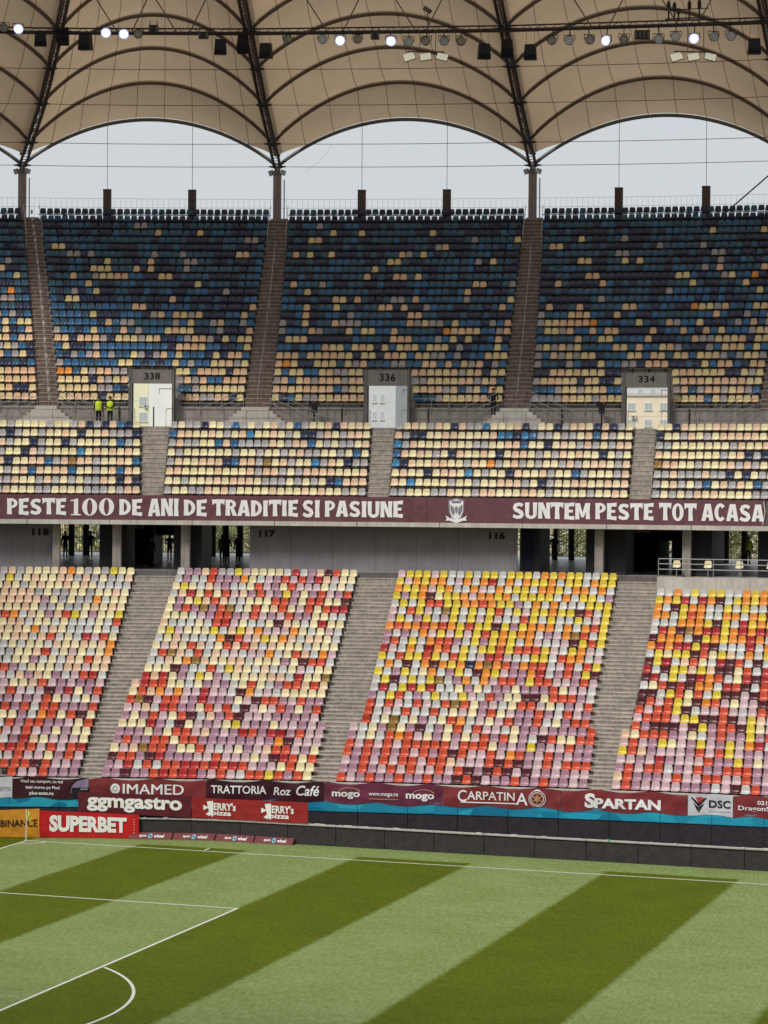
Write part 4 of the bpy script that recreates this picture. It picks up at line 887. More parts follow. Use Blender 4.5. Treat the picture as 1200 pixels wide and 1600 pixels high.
for i in range(5):
    e = empty('roof_bay', 'translucent beige membrane roof bay on dark arches, %s bay' % bayn[i], 'roof')
    for k in range(NK):
        seg = 28; mb = MB(); r_ = .125 if k == 0 else .10
        pts = [arch_pt(i, k, .008+.984*q/seg) for q in range(seg+1)]
        mb.tube(pts, r_, 8); mb.build('arch', arch_light if k == 0 else arch_m, e, True)
        if k and k < 7:
            mb = MB(); mb.tube([arch_pt(i, k, .03+.94*q/seg, .24) for q in range(seg+1)], .07, 6); mb.build('arch_clamp', beam_m, e, True)
        mb = MB(); mb.tube([node(i, k).lerp(node(i+1, k), q/8)+Vector((0, 0, -.06*(1-(q/4-1)**2))) for q in range(9)], .02, 5); mb.build('tie_cable', dark_steel, e)
        if k < 7:
            for s0, s1 in ((0, .035), (1, .965)):
                mb = MB(); mb.tube([node(i, k).lerp(node(i+1, k), s0), node(i, k).lerp(node(i+1, k), s1)], [.14, .035], 8); mb.build('cable_socket', dark_steel, e)
    for k in range(NK-1):
        def mf(u, v, k=k):
            lo = .055 if k == 0 else .012
            a, b = arch_pt(i, k, u, .16), arch_pt(i, k+1, u, .16); p = a.lerp(b, v)
            sag = .38*math.sin(math.pi*v)*(.35+.65*(1-(2*u-1)**2)); p.z -= sag
            if k == 0 and (u < .10 or u > .90):      # corners cut back from the column head
                s_ = (abs(u-.5)-.40)/.10; vv = v+(1-v)*.42*s_; p = a.lerp(b, vv); p.z -= .38*math.sin(math.pi*vv)*.35
            return p
        mb = MB(); mb.grid(lambda u, v: mf(.004+.992*u, v), 40, 8); mb.build('membrane_panel', mem, e, True)
        if k < 6:
            for q in range(1, 9):
                u = q/9; mb = MB(); pts = [mf(u, v/8)+Vector((0, 0, -.03)) for v in range(9)]
                for a_, b_ in zip(pts, pts[1:]): mb.bar(a_, b_, .032, .02)
                mb.build('seam', seam_m, e)
# radial lattice beams and columns
bl = ['beyond the left edge', 'leftmost, leaning right', 'left of centre', 'right of centre', 'at the right edge']
for i in range(1, 5):
    e = empty('roof_beam', 'dark lattice roof beam rising toward the viewer, ' + bl[i], 'roof beam')
    for side in (-1, 1):
        mb = MB(); pts = [node(i, k)+(node(i+1, k)-node(i, k)).normalized()*.21*side+Vector((0, 0, -.05)) for k in range(NK)]; mb.tube(pts, .10, 6); mb.build('chord', beam_m, e)
        mb = MB(); pts = [node(i, k)+(node(i+1, k)-node(i, k)).normalized()*.13*side+Vector((0, 0, .75)) for k in range(NK)]; mb.tube(pts, .08, 6); mb.build('chord', beam_m, e)
    for k in range(7):
        a, b = node(i, k), node(i, k+1); n_ = max(4, int((b-a).length/.42)); x = (node(i+1, k)-node(i, k)).normalized()
        for q in range(n_):
            p = a.lerp(b, (q+.5)/n_); mb = MB(); mb.bar(p-x*.2+Vector((0, 0, -.08)), p+x*.2+Vector((0, 0, -.08)), .05); mb.build('rung', steel, e)
    mb = MB()
    for k in range(1, 7):
        a, b = node(i, k), node(i, k+1); n_ = 4
        for q in range(n_):
            p, p2 = a.lerp(b, q/n_), a.lerp(b, (q+.5)/n_)
            for sd_ in (-.17, .17): mb.bar(p+Vector((sd_, 0, -.03)), p2+Vector((sd_, 0, .72)), .06); mb.bar(p2+Vector((sd_, 0, .72)), a.lerp(b, (q+1)/n_)+Vector((sd_, 0, -.03)), .06)
    mb.build('web', beam_m, e)
    h = node(i, 0)
    c = empty('roof_column', 'tall square concrete roof column ' + ['', 'above the leftmost upper aisle', 'above the middle upper aisle', 'above the right upper aisle', 'past the right edge'][i], 'column')
    th = beam_th(i, 0)
    mb = MB(); half = math.degrees(.26/(R0+49.6)); mb.pbox(th-half, th+half, 49.35, 49.87, 20, h.z-.55); mb.build('shaft', mat('column concrete', (168, 152, 150), .85, .12, 2, streak=.2), c)
    mb = MB(); mb.tube([h+Vector((0, 0, -.55)), h+Vector((0, 0, -.3))], .36, 10); mb.tube([h+Vector((0, 0, -.3)), h+Vector((0, 0, .25))], [.22, .16], 10); mb.build('head', arch_light, c)
    for sd_ in (-1, 1):
        mb = MB(); mb.box((-.17, -.2, -.16), (.17, .2, .16)); o = mb.build('bracket', steel_pale, c, loc=h+Vector((sd_*.43, -.05, -.42))); o.rotation_euler = (0, sd_*.35, -rad(th))
    mb = MB(); mb.tube([P(th+.17, 49.3, TZ), P(th+.17, 49.3, h.z-.9)], .045, 6); mb.build('drain_pipe', steel_pale, c)
# short posts with thin hangers
for i in range(1, 5):
    for q in (1, 2):
        th = lerp(beam_th(i, 0), beam_th(i+1, 0) if i < 5 else 2, q/3.0)
        if th > -1.5: continue
        half = math.degrees(.26/(R0+49.3)); zt = 36.95
        c = empty('short_post', 'short square post behind the top seats, %s post in the %s roof bay' % (['left', 'right'][q-1], ['', 'left', 'middle', 'right', 'far right'][i]), 'post')
        mb = MB(); mb.pbox(th-half, th+half, 49.2, 49.7, 20, zt); mb.build('shaft', mat('post brown', (104, 86, 82), .85, .15, 2, streak=.2), c)
        mb = MB(); mb.pbox(th-half*1.05, th+half*1.05, 49.18, 49.72, zt, zt+.06); mb.build('cap', dark_steel, c)
        mb = MB(); mb.tube([P(th, 49.45, zt+.06), arch_pt(i, 0, q/3.0)], .018, 5); mb.build('hanger', steel, c)
# diagonal stay at the right
mb = MB(); p0 = at_ring(1133, 333, 49.0); p1 = at_ring(1215, 262, 49.4); mb.tube([p0, p0.lerp(p1, 2.2)], .055, 6); tag(mb.build('diagonal_stay', steel), 'thin diagonal steel stay rising to the right above the top row', 'stay')
mb = MB(); mb.tube([at_ring(478, 268, 49.2), at_ring(497, 254, 48.8), at_ring(512, 238, 48.0), at_ring(518, 225, 47.5)], .007, 4); tag(mb.build('loose_cable', steel), 'loose thin cable hanging right of the middle roof column', 'cable')

# ---- lighting truss with lamps and speakers at the fourth arches
trs = empty('lighting_truss', 'dark pipe truss crossing the whole roof and carrying lamps', 'truss')
KT = 4
TP = [node(i, KT)+Vector((0, 0, -.12)) for i in range(0, 6)]
mb = MB(); mb.tube(TP, .115, 8); mb.build('main_pipe', beam_m, trs)
mb = MB(); mb.tube([p+Vector((0, .1, .30)) for p in TP], .05, 6); mb.build('upper_pipe', beam_m, trs)
mb = MB()
for a, b in zip(TP, TP[1:]):
    n_ = int((b-a).length/.9)
    for q in range(n_): mb.bar(a.lerp(b, q/n_), a.lerp(b, (q+.5)/n_)+Vector((0, .1, .3)), .035); mb.bar(a.lerp(b, (q+.5)/n_)+Vector((0, .1, .3)), a.lerp(b, (q+1)/n_), .035)
mb.build('lacing', beam_m, trs)
def truss_at(x):
    """point of the truss above picture column x"""
    best = None
    for a, b in zip(TP, TP[1:]):
        xa, xb = proj(a)[0], proj(b)[0]
        if xa <= x <= xb:
            lo, hi = 0., 1.
            for _ in range(30):
                mid = (lo+hi)/2
                if proj(a.lerp(b, mid))[0] < x: lo = mid
                else: hi = mid
            return a.lerp(b, lo)
    return TP[0] if x < 0 else TP[-1]
for i, (x, s_) in enumerate(((184, -1), (205, 1), (277, -1), (296, 1), (512, -1), (535, 1), (650, -1), (665, 1), (925, -1), (950, 1), (1060, -1), (1090, 1))):
    p = truss_at(x); mb = MB(); mb.tube([p, p+Vector((s_*2.1, -.6, 3.4))], .04, 5); mb.build('hanger_rod', steel, trs)
mpx = lambda p: proj(p)[2]/FPX
def aim(o, tilt=0): o.rotation_euler = (rad(tilt), 0, rad(20))
lamp_on = mat('lamp lit', (240, 244, 255), .3, emit=5); lamp_off = mat('lamp glass', (150, 150, 145), .15, metal=.3); refl = mat('lamp reflector', (175, 172, 162), .25, metal=.8)
def lamp(x, y, on, label, tilt=0):
    p = truss_at(x); z = p.z-(y-proj(p)[1])*mpx(p); q = Vector((p.x, p.y-.15, z))
    e = empty('floodlight', label, 'floodlight', loc=q); e.rotation_euler = (rad(tilt), 0, rad(18)+random.gauss(0, .25)); R = .29
    # axis looks toward -y and down a little
    mb = MB(); mb.tube([(0, .38, .06), (0, .30, .06), (0, .02, 0), (0, -.10, -.01)], [.10, .17, R*.92, R], 16, caps=False); mb.build('housing', dark_steel, e, True)
    mb = MB(); mb.tube([(0, -.10, -.01), (0, -.13, -.01)], [R+.02, R+.02], 16, caps=False); mb.tube([(0, -.13, -.01), (0, -.10, -.01)], [R-.02, R-.02], 16, caps=False); mb.build('rim', mat('lamp rim', (170, 180, 225), .4, emit=.8) if on else steel, e)
    mb = MB(); mb.tube([(0, -.085, -.01), (0, -.09, -.01)], (R-.03)*(.80 if on else 1), 20); mb.build('lens', lamp_on if on else lamp_off, e)
    if on: mb = MB(); mb.tube([(0, -.07, -.01), (0, -.075, -.01)], R+.015, 20); mb.build('lens_ring', mat('lamp glow ring', (176, 182, 226), .4, emit=.75), e)
    if not on: mb = MB(); mb.tube([(0, -.095, -.01), (0, -.115, -.01)], [.09, .06], 10); mb.build('bulb', refl, e)
    top = p.z-z
    mb = MB(); mb.bar((-R-.04, 0, 0), (-R-.04, 0, R+.02), .035); mb.bar((R+.04, 0, 0), (R+.04, 0, R+.02), .035); mb.bar((-R-.05, 0, R+.03), (R+.05, 0, R+.03), .04); mb.bar((0, 0, R+.03), (0, .12, max(R+.05, top)), .05); mb.build('yoke', dark_steel, e)
for x, y, lab in ((30, 46, 'lit floodlight at the far left end of the truss'), (167, 52, 'lit floodlight, left one of the close pair in the left bay'), (195, 54, 'lit floodlight, right one of the close pair in the left bay'), (533, 64, 'lit floodlight between two dark lamps in the middle bay'),
                  (612, 65, 'lit floodlight above the left group of square panels'), (949, 64, 'lit floodlight alone in the left half of the right bay'), (1086, 61, 'lit floodlight above the square panels of the right bay')):
    lamp(x, y, True, lab)
offs = [(8, 44, 'just left of the first lit lamp'), (217, 54, 'right of the lit pair in the left bay'), (452, 62, 'alone right of the middle beam speakers'), (506, 62, 'left of the lit lamp in the middle bay'), (560, 62, 'right of the first lit lamp of the middle bay'),
        (640, 66, 'first of four right of the second middle lit lamp'), (667, 65, 'second of four right of the second middle lit lamp'), (695, 65, 'third of four right of the second middle lit lamp'), (722, 65, 'last of four before the speakers'),
        (864, 64, 'first right of the right beam speakers'), (891, 64, 'second right of the right beam speakers'), (922, 63, 'directly left of a lit lamp in the right bay'), (976, 62, 'directly right of a lit lamp in the right bay'), (1030, 62, 'between two dark boxes in the right bay'),
        (1057, 58, 'directly left of the last lit lamp'), (1116, 58, 'first right of the last lit lamp'), (1143, 57, 'last before the rightmost speaker')]
for x, y, lab in offs: lamp(x, y, False, 'unlit round floodlight ' + lab, random.uniform(-12, 8))
def speaker(x, y, label, tilt, yaw=0, w=.78, h=.92):
    p = truss_at(x); z = p.z-(y-proj(p)[1])*mpx(p); e = empty('loudspeaker', label, 'loudspeaker', loc=(p.x, p.y-.1, z)); e.rotation_euler = (rad(tilt), 0, rad(18+yaw))
    W, D, H = w/2, .36, h/2
    mb = MB(); mb.hexa([(-W, -D, -H), (W, -D, -H), (W*.9, D, -H), (-W*.9, D, -H), (-W*.82, -D*.8, H), (W*.82, -D*.8, H), (W*.75, D, H), (-W*.75, D, H)]); mb.build('cabinet', mat('speaker black', (24, 22, 28), .55), e)
    mb = MB(); mb.hexa([(-W*.93, -D-.02, -H*.94), (W*.93, -D-.02, -H*.94), (W*.93, -D, -H*.94), (-W*.93, -D, -H*.94), (-W*.84, -D*.98-.02, -H*.35), (W*.84, -D*.98-.02, -H*.35), (W*.84, -D*.9, -H*.35), (-W*.84, -D*.9, -H*.35)]); mb.build('grille', mat('speaker grille', (12, 12, 20), .8), e)
    for s_ in (-1, 1):
        mb = MB(); mb.tube([(s_*W*.7, 0, H*.98), (s_*W*.55, 0, H+(p.z-z-H)*.98)], .012, 4); mb.build('hanging_wire', steel, e)
for x, y, lab, ti, ya in ((64, 61, 'black trapezoid loudspeaker left of the leftmost beam', 6, 12), (100, 57, 'black loudspeaker behind the leftmost beam', -20, 0), (135, 67, 'black loudspeaker right of the leftmost beam', 4, -14), (345, 74, 'black loudspeaker left of the middle beam', 4, 8), (381, 70, 'black loudspeaker at the middle beam', -20, 0), (417, 80, 'largest black loudspeaker right of the middle beam', 4, -10),
                      (757, 81, 'black loudspeaker left of the right beam', 4, 8), (793, 76, 'black loudspeaker behind the right beam', -20, 0), (830, 82, 'black loudspeaker right of the right beam', 4, -10), (1179, 73, 'black loudspeaker at the far right end of the truss', 4, 0)):
    speaker(x, y, lab, ti, ya)
def panels(x, y, lab, n):
    p = truss_at(x); z = p.z-(y-proj(p)[1])*mpx(p); e = empty('panel_light_frame', lab, 'light panels', loc=(p.x, p.y-.2, z)); e.rotation_euler = (0, 0, rad(16))
    mb = MB(); mb.bar((-1.15, 0, .25), (1.15, 0, .22), .07); mb.build('cross_bar', dark_steel, e)
    for s_ in (-.35, .6): mb = MB(); mb.bar((s_, 0, .25), (s_, 0, p.z-z), .045); mb.build('drop_rod', steel, e)
    for q in range(n):
        cx_ = -1.0+q*(2.0/(n-1)); pl = MB(); pl.box((-.33, -.26, -.03), (.33, .26, .03)); o = pl.build('light_panel', mat('panel pale', (240, 236, 214), .3, emit=.25) if (q != n-1 or n == 3) else dark_steel, e, loc=(cx_, -.08, -.06)); o.rotation_euler = (rad([58, 52, 50][q % 3]), rad([-18, -10, 14][q % 3]), 0)
        mb = MB(); mb.box((-.36, -.29, -.07), (.36, .29, -.031)); mb.build('panel_frame', dark_steel, o)
panels(667, 88, 'hanging frame with three tilted square light panels in the middle bay', 3); panels(1085, 88, 'hanging frame with three tilted square light panels in the right bay', 3)
# small boxes and gear on the truss
def gear(x, y, w, h, lab, n=3):
    p = truss_at(x); z = p.z-(y-proj(p)[1])*mpx(p); e = empty('gear_box', lab, 'lighting gear', loc=(p.x, p.y-.1, z)); e.rotation_euler = (0, 0, rad(15)); m = mpx(p); W, H = w*m/2, h*m/2
    mb = MB(); mb.box((-W, -.15, -H), (W, .15, H)); mb.build('case', dark_steel, e)
    for q in range(n):
        xx = lerp(-W*.8, W*.8, q/max(1, n-1)); mb = MB(); mb.box((xx-.06, -.2, -H*.7), (xx+.06, -.151, H*.7)); mb.build('fin', steel, e)
    mb = MB(); mb.bar((-W*.8, 0, H), (-W*.8, .02, H+.3), .04); mb.bar((W*.8, 0, H), (W*.8, .02, H+.3), .04); mb.build('clamp', dark_steel, e)
for a in ((241, 46, 14, 12, 'small dark ballast box right of the unlit left bay lamp', 2), (319, 56, 15, 10, 'dark ballast box left of the middle beam speakers', 2), (587, 56, 13, 12, 'small dark ballast box between the middle bay lamps', 2), (1004, 55, 24, 14, 'wide dark ballast box in the right bay', 4)): gear(*a)
e = empty('antenna_cluster', 'dark cluster of antennas and cameras above the truss in the right bay', 'antennas', loc=truss_at(1073)+Vector((0, 0, .3)))
mb = MB(); mb.bar((-1.3, 0, .1), (1.2, 0, .1), .07); mb.bar((-1.3, 0, .62), (1.35, 0, .62), .05); mb.build('frame', beam_m, e)
for q, (xx, hh) in enumerate(((-.75, 1.1), (-.5, .7), (.15, 1.15), (.75, 1.2), (-1.1, 1.2))):
    mb = MB(); mb.tube([(xx, 0, .0), (xx, 0, hh*.5), (xx, 0, hh*.55), (xx, 0, hh*.85), (xx, 0, hh)], [.05, .05, .12, .12, .05], 8); mb.build('antenna', beam_m, e)
e = empty('camera_unit', 'small grey camera unit on an arm above the truss in the middle bay', 'camera', loc=truss_at(670)+Vector((0, 0, .2)))
mb = MB(); mb.bar((0, 0, 0), (-.1, 0, .9), .05); mb.build('arm', beam_m, e); mb = MB(); mb.box((-.22, -.2, -.14), (.22, .2, .14)); o = mb.build('body', steel, e, loc=(-.1, 0, 1.1)); o.rotation_euler = (0, rad(35), 0)

# ================================================================== people
skin_c = mat('skin', (176, 128, 104), .6); hivis = mat('hi-vis yellow', (196, 226, 30), .6); dcloth = mat('dark clothes', (22, 23, 30), .8); hairm = mat('dark hair', (22, 18, 16), .8)
def person(base, yaw, label, vest=True, pose='stand', group=None, h=1.76):
    k = h/1.76
    J = {'hip': (0, 0, .95), 'waist': (0, 0, 1.12), 'chest': (0, .01, 1.36), 'neck': (0, .0, 1.50), 'head0': (0, -.01, 1.60), 'head1': (0, -.01, 1.70)}
    E = [('hip', 'waist'), ('waist', 'chest'), ('chest', 'neck'), ('neck', 'head0'), ('head0', 'head1')]
    Rr = {'hip': (.17, .12), 'waist': (.145, .11), 'chest': (.18, .125), 'neck': (.058, .06), 'head0': (.082, .095), 'head1': (.078, .09)}
    lean = .0
    for s_, nm in ((-1, 'l'), (1, 'r')):
        fx = .10 if pose == 'stand' else .10; fy = (-.18*s_ if pose == 'walk' else 0)
        J['hp'+nm] = (.09*s_, 0, .90); J['kn'+nm] = (.10*s_, -.03+fy*.5, .50); J['an'+nm] = (fx*s_, .02+fy, .09); J['to'+nm] = (fx*s_*1.15, -.15+fy, .04)
        J['sh'+nm] = (.19*s_, .01, 1.43)
        if pose == 'arms': J['el'+nm] = (.27*s_, -.06, 1.18); J['wr'+nm] = (.06*s_, -.20, 1.12); J['ha'+nm] = (-.02*s_, -.21, 1.13)
        elif pose == 'lean': J['el'+nm] = (.28*s_, -.14, 1.20); J['wr'+nm] = (.24*s_, -.34, 1.04); J['ha'+nm] = (.22*s_, -.42, 1.02)
        else: J['el'+nm] = (.25*s_, .03, 1.15); J['wr'+nm] = (.26*s_, -.05, .90); J['ha'+nm] = (.25*s_, -.08, .80)
        E += [('hip', 'hp'+nm), ('hp'+nm, 'kn'+nm), ('kn'+nm, 'an'+nm), ('an'+nm, 'to'+nm), ('chest', 'sh'+nm), ('sh'+nm, 'el'+nm), ('el'+nm, 'wr'+nm), ('wr'+nm, 'ha'+nm)]
        Rr.update({'hp'+nm: (.10, .10), 'kn'+nm: (.065, .065), 'an'+nm: (.048, .05), 'to'+nm: (.04, .03), 'sh'+nm: (.07, .07), 'el'+nm: (.05, .05), 'wr'+nm: (.034, .034), 'ha'+nm: (.036, .022)})
    names = list(J); me = bpy.data.meshes.new('person'); me.from_pydata([J[q] for q in names], [(names.index(a), names.index(b)) for a, b in E], [])
    o = bpy.data.objects.new('person', me); COL.objects.link(o); o.modifiers.new('s', 'SKIN'); sub = o.modifiers.new('d', 'SUBSURF'); sub.levels = sub.render_levels = 1
    for q, nm in enumerate(names): me.skin_vertices[0].data[q].radius = Rr[nm]
    me.skin_vertices[0].data[names.index('hip')].use_root = True
    bpy.context.view_layer.update(); dg = bpy.context.evaluated_depsgraph_get(); m2 = bpy.data.meshes.new_from_object(o.evaluated_get(dg)); bpy.data.objects.remove(o)
    m2.materials.clear()
    for m in (dcloth, skin_c): m2.materials.append(m)
    hands = [Vector(J['hal']), Vector(J['har'])]
    for p in m2.polygons:
        c = p.center; p.material_index = 1 if (c.z > 1.515 or any((c-hh).length < .085 for hh in hands)) else 0; p.use_smooth = True
    o = link('person', m2, None, base); o.rotation_euler = (0, 0, yaw); o.scale = (k, k, k); tag(o, label, 'person', group)
    mb = MB(); ring = []
    def ell(z, rx, ry, cy=0): return [(rx*math.cos(2*math.pi*q/14), cy+ry*math.sin(2*math.pi*q/14), z) for q in range(14)]
    def lathe(name, rows, m):
        mb = MB(); n0 = 14
        for r_ in rows: mb.v += ell(*r_)
        for a in range(len(rows)-1):
            for q in range(n0): mb.f.append((a*n0+q, a*n0+(q+1) % n0, (a+1)*n0+(q+1) % n0, (a+1)*n0+q)); mb.m.append(0)
        mb.build(name, m, o, True)
    lathe('hair', [(1.66, .098, .112, .012), (1.72, .098, .11, .012), (1.775, .07, .08, .01), (1.80, .01, .01, .01)], hairm)
    mb = MB(); mb.hexa([(-.012, -.115, 1.62), (.012, -.115, 1.62), (.012, -.09, 1.62), (-.012, -.09, 1.62), (-.006, -.105, 1.67), (.006, -.105, 1.67), (.006, -.09, 1.67), (-.006, -.09, 1.67)]); mb.build('nose', skin_c, o)
    if vest:
        lathe('vest', [(.93, .215, .165, 0), (1.05, .205, .158, 0), (1.20, .205, .155, 0), (1.36, .225, .165, .01), (1.45, .205, .13, .01), (1.49, .10, .085, .0)], hivis)
        lathe('reflective_band', [(1.08, .211, .163, 0), (1.13, .211, .163, 0)], mat('reflective', (210, 212, 210), .3))
    return o
def on_ring(x, y, d, z): p = at_ring(x, y, d); return P(ang(p), d, z)
gy = rad(19)
person(on_ring(154, 650, 28.2, WZ+.004), gy, 'guard in a yellow vest, left one of the pair beside the opening marked 338', group='guards on the upper walkway')
person(on_ring(172, 650, 28.2, WZ+.004), gy-.1, 'guard in a yellow vest, right one of the pair beside the opening marked 338', pose='arms', group='guards on the upper walkway')
person(on_ring(771, 620, 29.0, zu(0)-.55+.0), gy, 'guard in dark clothes standing left of the right upper aisle', False, pose='lean', h=1.7)
for x, d, vest, pose, lab in ((236, 26, False, 'stand', 'person in dark clothes standing left of the small concourse opening'), (265, 36, False, 'arms', 'person in dark clothes standing in the small concourse opening'), (347, 34, True, 'stand', 'person in a yellow vest, left one of the group behind the second block'), (355, 33, False, 'arms', 'person in dark clothes in the middle of the group behind the second block'),
                         (372, 35, False, 'stand', 'person in dark clothes nearest the 117 wall'), (325, 40, False, 'walk', 'person in dark clothes walking past the fence left of the group'), (866, 44, False, 'arms', 'person leaning by the fence right of the 116 wall'), (1169, 42, True, 'walk', 'person in a yellow vest behind the wheelchair platform'),
                         (102, 41, False, 'stand', 'person in dark clothes, left one near the 118 wall'), (141, 41, False, 'stand', 'person in dark clothes, right one near the 118 wall')):
    p = on_ring(x, 865, d, FL+.004); person(p, gy+random.uniform(-.8, .8), lab, vest, pose)
# dark equipment stands on the walkway
for x, lab in ((491, 'dark pole mounted unit on the walkway left of the middle opening'), (940, 'dark pole mounted unit on the walkway left of the right opening')):
    p = on_ring(x, 650, 28.6, WZ); e = empty('equipment_stand', lab, 'equipment', loc=p)
    mb = MB(); mb.tube([(0, 0, 0), (0, 0, .9)], .05, 6); mb.build('pole', dark_steel, e); mb = MB(); mb.box((-.16, -.12, .9), (.16, .12, 1.35)); mb.box((-.30, -.05, 1.36), (.30, .05, 1.44)); mb.build('unit', black, e); mb = MB(); mb.box((-.2, -.15, 0.001), (.2, .15, .06)); mb.build('foot', black, e)
# slender drain pipes on the walkway wall
for x in (186, 395, 534, 669, 878, 1077, 240):
    p = on_ring(x, 655, DU-.06, WZ); mb = MB(); mb.tube([p, p+Vector((0, 0, 1.2))], .045, 6); tag(mb.build('drain_pipe', dark_steel), 'short dark drain pipe on the walkway wall ' + {186: 'right of the pair of guards', 395: 'near the middle aisle', 534: 'just left of opening 336', 669: 'just right of opening 336', 878: 'between opening 334 and the right aisle', 1077: 'right of opening 334', 240: 'behind opening 338'}[x], 'pipe')

# ================================================================== city beyond: buildings, trees
def building(x0, x1, Y, ztop, wallc, name_l, cols, zrows, ww=1.5, wh=1.5, depth=14, joints=True, ac=()):
    a, b = at_y(x0, 640, Y), at_y(x1, 640, Y); w = b.x-a.x; e = empty('apartment_building', name_l, 'building', loc=(a.x, Y, 0))
    m = mat('wall ' + name_l[:14], wallc, .9, .06, .4); fr = mat('window frame white', (225, 225, 225), .5); gl = mat('window glass', (176, 186, 190), .25)
    mb = MB(); mb.box((0, 0, 0), (w, depth, ztop)); mb.build('wall', m, e)
    mb = MB(); mb.box((-.3, -.3, ztop), (w+.3, depth+.3, ztop+.4)); mb.build('roof', concrete_pale, e)
    for zz in zrows:
        for cxp in cols:
            c = at_y(cxp, 640, Y).x-a.x
            f = MB(); f.box((c-ww/2, -.06, zz-wh/2), (c+ww/2, -.005, zz+wh/2)); o = f.build('window', fr, e)
            for s_ in (-1, 1): g = MB(); g.box((c+(-ww/2+.08 if s_ < 0 else .04), -.09, zz-wh/2+.1), (c+(-.04 if s_ < 0 else ww/2-.08), -.061, zz+wh/2-.1)); g.build('pane', gl, o)
            sl = MB(); sl.box((c-ww/2-.1, -.2, zz-wh/2-.1), (c+ww/2+.1, -.005, zz-wh/2-.002)); sl.build('sill', concrete_pale, o)
    if joints:
        for q in range(1, int(ztop/2.8)):
            mb = MB(); mb.box((0, -.02, q*2.8-.03), (w, -.004, q*2.8+.03)); mb.build('panel_joint', concrete_pale, e)
    for (px_, zz) in ac:
        c = at_y(px_, 640, Y).x-a.x; mb = MB(); mb.box((c-.42, -.5, zz-.3), (c+.42, -.01, zz+.3)); o = mb.build('air_conditioner', concrete_pale, e); mb = MB(); mb.tube([(c, -.505, zz), (c, -.53, zz)], .22, 10); mb.build('fan_grille', steel, o)
Zp = lambda y, Y: at_y(600, y, Y).z
building(150, 232, 300, Zp(585, 300), (230, 230, 196), 'pale yellow block seen through opening 338', (224,), (Zp(626, 300), Zp(651, 300)), 1.6, 1.7, ac=((229, Zp(634, 300)),))
building(232.5, 300, 290, Zp(585, 290), (236, 238, 232), 'blank white block right of the yellow one in opening 338', (), (), joints=False)
building(560, 618, 310, Zp(585, 310), (205, 208, 210), 'grey white block seen through opening 336', (585, 597), (Zp(622, 310), Zp(649, 310)), .75, 1.6)
building(618.5, 680, 350, Zp(585, 350), (238, 238, 232), 'white block at the right inside opening 336', (626,), (Zp(612, 350), Zp(632, 350)), .9, 1.3)
building(960, 1120, 300, Zp(620, 300), (236, 222, 196), 'cream panel block seen through opening 334', (987, 1013, 1037), (Zp(636, 300), Zp(661, 300)), 1.3, 1.25, ac=((991, Zp(652, 300)),))
building(940, 1150, 400, Zp(606, 400), (214, 216, 220), 'distant grey roofline over the cream block', (1000, 1020), (Zp(612, 400),), 1, .8)
building(40, 1260, 215, 19, (214, 208, 190), 'long pale block glimpsed behind the trees beyond the concourse', tuple(range(60, 1250, 24)), (3.5, 7.5, 11.5), 1.2, 1.5, joints=False)
# hazy row of far buildings below the sightline and trees behind the fence
bark = mat('bark', (92, 80, 66), .95, .3, 8); leafm = [mat('leaf olive', (176, 176, 112), .8, .3, 3), mat('leaf yellow', (226, 218, 164), .8, .3, 3), mat('leaf green', (136, 148, 92), .8, .3, 3)]
def tree(x, Y, h, lab, seed, lm):
    rnd = random.Random(seed); Y += 40; p = at_y(x, 850, Y); e = empty('park_tree', lab, 'tree', 'trees behind the concourse fence', loc=(p.x, Y, 0))
    mb = MB(); mb.tube([(0, 0, 0), (.1, 0, h*.3), (0, .1, h*.55), (.1, 0, h*.85)], [.32, .26, .18, .05], 7); tips = []
    for q in range(26):
        z = h*rnd.uniform(.25, .85); a = rnd.uniform(0, 6.28); L = (h*.32)*(1.15-z/h)*rnd.uniform(.7, 1.3)+1; t = Vector((math.cos(a)*L, math.sin(a)*L, z+L*.5)); mid = Vector((t.x*.5, t.y*.5, z+L*.15))
        mb.tube([(0, 0, z), mid, t], [.08, .05, .015], 4); tips += [t, mid, mid.lerp(t, .5)]
        for _ in range(3):
            u = mid.lerp(t, rnd.random())+Vector((0, 0, 0)); w = u+Vector((rnd.gauss(0, .8), rnd.gauss(0, .8), rnd.uniform(.2, 1.4))); mb.tube([u, w], [.03, .01], 3, caps=False); tips.append(w)
    mb.build('trunk', bark, e)
    lf = MB()
    for t in tips:
        for _ in range(16):
            c = t+Vector((rnd.gauss(0, .55), rnd.gauss(0, .55), rnd.gauss(0, .5))); s_ = rnd.uniform(.06, .14); n_ = Vector((rnd.gauss(0, 1), rnd.gauss(0, 1), rnd.gauss(0, 1))).normalized(); x_ = n_.orthogonal().normalized()*s_; y_ = n_.cross(x_)
            lf.quad(c-x_-y_*.6, c+x_-y_*.6, c+x_*.8+y_, c-x_*.8+y_)
    lf.build('crown', leafm[lm], e)['kind'] = 'stuff'
k = 0
for x, Y, h in ((70, 84, 15.5), (100, 80, 17), (128, 86, 15), (160, 82, 18), (250, 84, 16), (275, 88, 17), (318, 82, 16), (345, 86, 18), (372, 80, 15), (400, 88, 17), (845, 86, 16), (872, 82, 18), (900, 88, 15), (925, 84, 17), (1035, 84, 17), (1110, 82, 18), (1140, 88, 16), (1172, 84, 15), (1200, 86, 18)):
    tree(x, Y, h, '%s tree, %s from the left behind the concourse, seen %s' % (['olive leafed', 'yellowish thin', 'dull green'][k % 3], ORD[k], {0: 'beside the 118 wall'}.get(0 if x < 170 else 1, 'in small left opening' if x < 290 else 'left of 117' if x < 420 else 'right of 116' if x < 930 else 'in small right opening' if x < 1050 else 'behind the platform')), k, k % 3); k += 1
hd = random.Random(3); hm = MB()
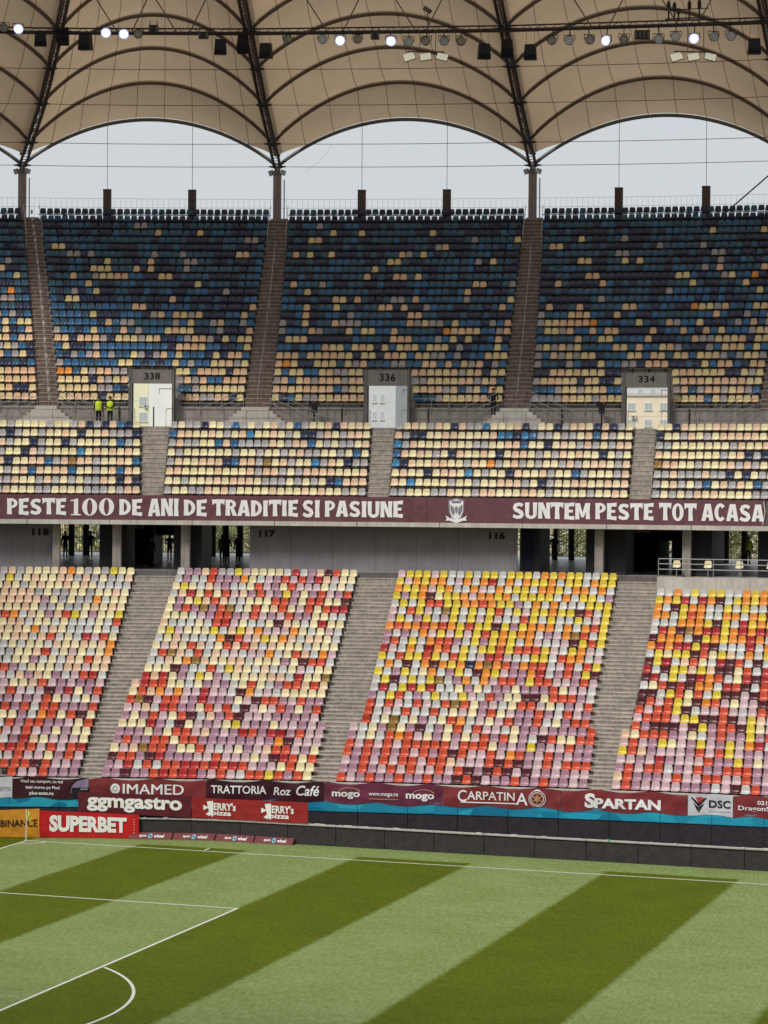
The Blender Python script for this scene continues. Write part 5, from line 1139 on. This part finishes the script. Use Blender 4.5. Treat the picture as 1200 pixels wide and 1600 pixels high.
for q in range(3500):
    xx = hd.uniform(-95, 60); yy = 150+hd.uniform(-2, 4); zz = hd.uniform(0, 13.4)+hd.gauss(0, .4); s_ = hd.uniform(.12, .32); c = Vector((xx, yy, zz)); n_ = Vector((hd.gauss(0, .6), -1, hd.gauss(0, .6))).normalized(); x_ = n_.orthogonal().normalized()*s_; y_ = n_.cross(x_); hm.quad(c-x_-y_, c+x_-y_, c+x_+y_, c-x_+y_, hd.choice((0, 0, 1, 2)))
tag(hm.build('distant_shrubbery', leafm), 'mass of olive and yellow spring foliage beyond the fence', 'foliage', kind='stuff')

# ================================================================== the rest of the bowl, unseen round the viewer, added to block low sky
def slab(name, pts, m, label=None):
    mb = MB(); mb.hexa(pts); return tag(mb.build(name, m), label, kind='structure')
bowlm = mat('far stand seats', (92, 74, 76), .8, .3, .6)
slab('opposite_terrace', [(-30, -78, 0), (110, -78, 0), (110, -150, 0), (-30, -150, 0), (-30, -78, 2.5), (110, -78, 2.5), (110, -150, 32), (-30, -150, 32)], bowlm)
slab('side_terrace', [(-28, -76, 0), (-28, -22, 0), (-84, -22, 0), (-84, -76, 0), (-28, -76, 2.5), (-28, -22, 2.5), (-84, -22, 32), (-84, -76, 32)], bowlm)
slab('side_terrace', [(113, -76, 0), (113, 10, 0), (170, 10, 0), (170, -76, 0), (113, -76, 2.5), (113, 10, 2.5), (170, 10, 32), (170, -76, 32)], bowlm)
slab('opposite_roof', [(-30, -82, 54.7), (110, -82, 54.7), (110, -165, 38), (-30, -165, 38), (-30, -82, 55), (110, -82, 55), (110, -165, 38.3), (-30, -165, 38.3)], mem)
slab('side_roof', [(-20, -82, 54.7), (-26, -20, 54.7), (-90, -10, 38), (-90, -82, 38), (-20, -82, 55), (-26, -20, 55), (-90, -10, 38.3), (-90, -82, 38.3)], mem)
slab('side_roof', [(108, -82, 54.7), (108, 0, 54.7), (170, 10, 38), (170, -82, 38), (108, -82, 55), (108, 0, 55), (170, 10, 38.3), (170, -82, 38.3)], mem)
